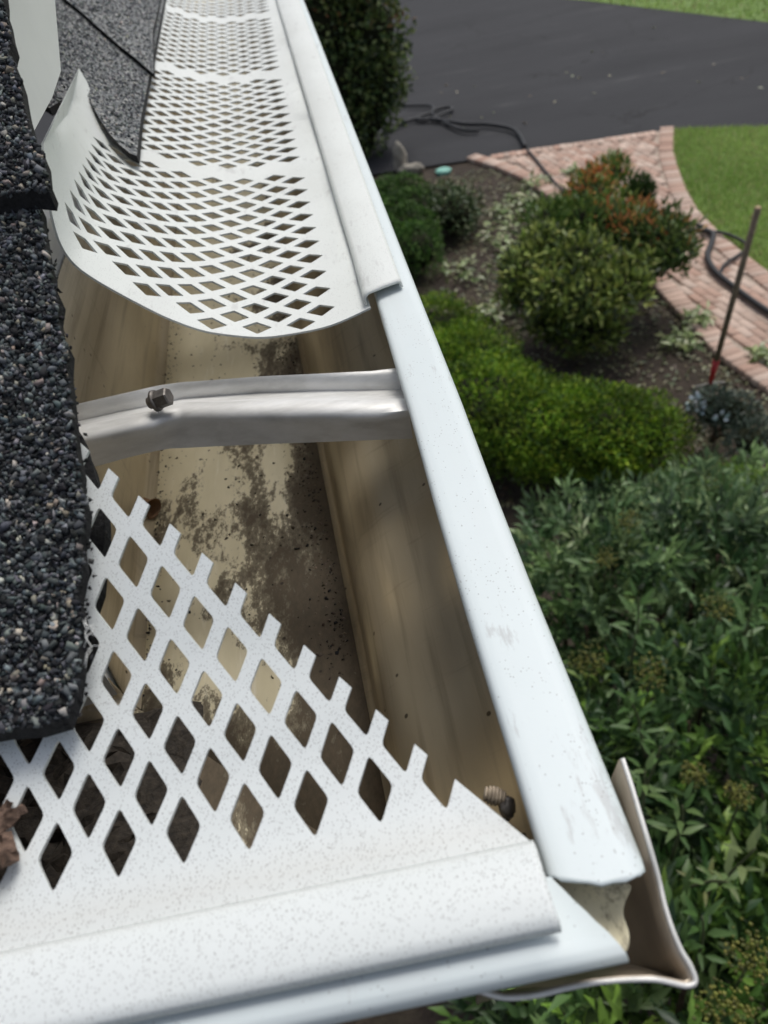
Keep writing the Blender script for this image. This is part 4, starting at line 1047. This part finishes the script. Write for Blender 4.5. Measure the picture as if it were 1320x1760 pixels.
# far roof slope
FS = .62
def farZ(X, Y): return .0335 + FS * (eaveX(Y) - X)
fr = thing('roof_slope', (-.3, .9, .03), 'grey shingle roof slope tucked over the far gutter guard', 'roof')
def fx(px, py, lift=0):
    p = on_plane(px, py, lambda X, Y: farZ(X, Y) + lift); return (p.x, p.y)
flap = [fx(235, 268), fx(222, 262), fx(205, 248), fx(188, 229), fx(172, 205), fx(157, 178), fx(146, 150), fx(138, 122)]
low_far = [(eaveX(2.4) , 2.4), (eaveX(1.6), 1.6), (eaveX(1.134), 1.134), (eaveX(.85), .85), (eaveX(.65), .65), (eaveX(.55), .55)] + flap + [fx(132, 138), fx(118, 165), fx(85, 185), fx(30, 150), (-.9, 1.2), (-.9, 2.4)]
def flapZ(X, Y):
    # the loose corner of the shingle lies bowed up on the guard
    return farZ(X, Y) + .004 * math.exp(-((Y - .56) / .05) ** 2)
lo_far = slab('lower_shingle', low_far, farZ, .0045, M_felt, fr, M_far_shingle)
crack = [fx(265, 130, .003), fx(240, 108, .003), fx(205, 80, .003), fx(165, 45, .003), fx(135, 18, .003), fx(112, 0, .003)]
up_far = [(eaveX(2.4) - .002, 2.4), (eaveX(1.134) - .002, 1.134), (eaveX(.85) - .002, .85)] + crack + [(-.33, crack[-1][1] + .25), (-.9, crack[-1][1] + .9), (-.9, 2.4)]
up_farO = slab('upper_shingle', up_far, lambda X, Y: farZ(X, Y) + .0042, .0035, M_felt, fr, M_far_shingle)
PALF = [(.06, .065, .07), (.13, .138, .145), (.21, .222, .226), (.32, .33, .325), (.46, .44, .40)]
PWF = [.22, .30, .27, .15, .06]
scatter(low_far, (-.34, -.09, .48, 1.0), 26000, farZ, (.0008, .0014), .0006, lo_far, PALF, PWF, True)
scatter(up_far, (-.42, -.09, .55, 1.8), 42000, lambda X, Y: farZ(X, Y) + .0042, (.0009, .0017), .0006, up_farO, PALF, PWF, True)

# ================================================================== SMALL THINGS IN THE GUTTER
def curled(name, label, px, py, Z, L, Wd, az, cat='leaf'):
    p = at(px, py, Z); rows = []
    for i in range(9):
        f = i / 8; a = f * 3.6 - .4; r_ = L * .33
        c = Vector((math.cos(az) * r_ * math.sin(a), math.sin(az) * r_ * math.sin(a), r_ * (1 - math.cos(a)) * .8)); wd = Wd * math.sin(math.pi * min(.97, f + .05)) ** .7
        sd2 = Vector((-math.sin(az), math.cos(az), .2)).normalized()
        rows.append([p + c - sd2 * wd * .5 + Vector((0, 0, wd * .2)), p + c, p + c + sd2 * wd * .5 + Vector((0, 0, wd * .2))])
    o = grid(name, rows, M_dryleaf); solid(o, .0003, 0); tag(o, label, cat)
curled('dry_leaf', 'curled brown leaf lying on the gutter floor left of the stains', 262, 888, -.098, .018, .009, R(75))
tw = tube('twig', [at(146, 566, -.045), at(150, 574, -.045), at(157, 588, -.046)], [.0004, .0007, .0004], M_dryleaf, None, 6); tag(tw, 'thin reddish twig stuck on the gutter back wall', 'twig')
cn = thing('cocoon', tuple(at(858, 1372, -.012)), 'ringed papery cocoon stuck beside the white lip above the guard', 'cocoon')
c0, c1 = at(832, 1364, -.012), at(868, 1372, -.013)
for k in range(6):
    q0 = c0.lerp(c1, k / 6); q1 = c0.lerp(c1, (k + 1.15) / 6); m_ = q0.lerp(q1, .5)
    rr = .0014 + .0008 * math.sin(math.pi * (k + .6) / 6)
    tube('ring', [q0, q0.lerp(q1, .2), m_, q0.lerp(q1, .8), q1], [rr * .75, rr * .98, rr, rr * .9, rr * .7], M_nest, cn, 10)
lumpy('dark_end', tuple(at(872, 1388, -.014)), (.0018, .0024, .0026), M_screw, cn, 9)
bk = thing('bark_chip', tuple(at(0, 1440, .006)), 'chip of weathered brown bark lying on the near guard', 'bark')
q = at(4, 1448, .009); V, F = [], []
def flake(cx, cy, cz, lx, ly, lz, seed, ang):
    rs = random.Random(seed); nx, ny = 9, 12; V, F = [], []
    for j in range(ny):
        for i in range(nx):
            u, v_ = i / (nx - 1) - .5, j / (ny - 1) - .5; ex = 1 + .35 * rs.uniform(-1, 1) * (abs(u) > .45 or abs(v_) > .45)
            x, y = u * lx * ex, v_ * ly * ex; z = lz * (.5 - 1.6 * u * u) + rs.gauss(0, lz * .16) + .25 * lz * math.sin(i * 2.3)
            V.append((cx + x * math.cos(ang) - y * math.sin(ang), cy + x * math.sin(ang) + y * math.cos(ang), cz + z))
    for j in range(ny - 1):
        for i in range(nx - 1): F.append((j * nx + i, j * nx + i + 1, (j + 1) * nx + i + 1, (j + 1) * nx + i))
    o = link('flake', mesh('flake', V, F), M_oldbark, bk); solid(o, lz * .7, -1)
flake(q.x - .004, q.y + .001, q.z, .008, .016, .0032, 21, .5)
flake(q.x - .0015, q.y + .003, q.z + .0006, .005, .009, .0022, 22, -.6)
flake(q.x - .004, q.y - .006, q.z - .0004, .005, .012, .0024, 23, .2)
lumpy('pale_scar', (q.x - .0035, q.y + .001, q.z + .0016), (.0016, .0022, .0012), m_simple('pale_wood_scar', (.50, .46, .40), .9, 0, .2, 300, .3), bk, 24)
fbr = thing('loose_fibres', tuple(at(158, 1140, .03)), 'pale glass fibres sticking out of the shingle edge', 'fibres')
for k in range(13):
    a = at(146 + random.uniform(-4, 4), 1050 + random.uniform(0, 110), .036); b = at(165 + random.uniform(-8, 26), 1060 + random.uniform(10, 110), .037)
    b = a + (b - a).normalized() * min(.0042, (b - a).length)
    tube('fibre', [a, a.lerp(b, .5) + Vector((0, 0, .0008)), b], .00007, M_fibre, fbr, 4)
# grit scattered on the gutter floor, mostly along the corners
n = 1500
gx = np.where(rng.random(n) < .3, -.118 + np.abs(rng.normal(size=n)) * .005, np.where(rng.random(n) < .8, -.027 - np.abs(rng.normal(size=n)) * .007, rng.uniform(-.115, -.03, n)))
gy = rng.uniform(.19, .60, n); gx = gx + SKEW * (gy - .25)
v, F, c = stones(np.stack([gx, gy, np.full(n, -.0994)], 1), None, rng.uniform(.0003, .0009, n) * rng.choice([.7, 1, 1.3], n), .6, [(.02, .02, .02), (.05, .04, .03), (.16, .13, .1)])
tag(link('grit', np_mesh('grit', v, F, c), M_granule), 'loose dark grit lying along the corners of the gutter floor', 'grit', kind='stuff')
# lumpy near-black sheet added to deepen the shade in the foreground gutter
def shade_fill(label, x0, x1, y0, y1, h, nx, ny, seed):
    rs = np.random.default_rng(seed); X = np.linspace(x0, x1, nx); Y = np.linspace(y0, y1, ny); ph = rs.uniform(0, 6, 8); rows_ = []
    for j, y in enumerate(Y):
        r = []
        for i, x in enumerate(X):
            u, v_ = i / (nx - 1), j / (ny - 1); edge = min(1, 5 * u, 5 * (1 - u), 6 * v_, 6 * (1 - v_))
            z = h * max(0, edge) * (.55 + .3 * math.sin(x * 160 + ph[0]) * math.sin(y * 190 + ph[1]) + .25 * math.sin(x * 410 + ph[2] + 2 * math.sin(y * 300)) + .12 * rs.normal()) - .0006 * (edge <= 0)
            r.append((x + .0008 * rs.normal(), y + .0008 * rs.normal(), -.0998 + max(-.0006, z)))
        rows_.append(r)
    o = grid('shade_fill', rows_, M_shade_fill, None, False); tag(o, label, 'shade_fill', kind='stuff')
    if o.data.polygons[0].normal.z < 0: o.data.flip_normals()
M_shade_fill = m_simple('black_shade_fill', (.030, .024, .018), .8, 0, .4, 400, .6, (.8, .001))
shade_fill('lumpy black sheet added as deeper shade in the gutter under the near guard', -.32, -.083, .108, .196, .008, 70, 30, 4)
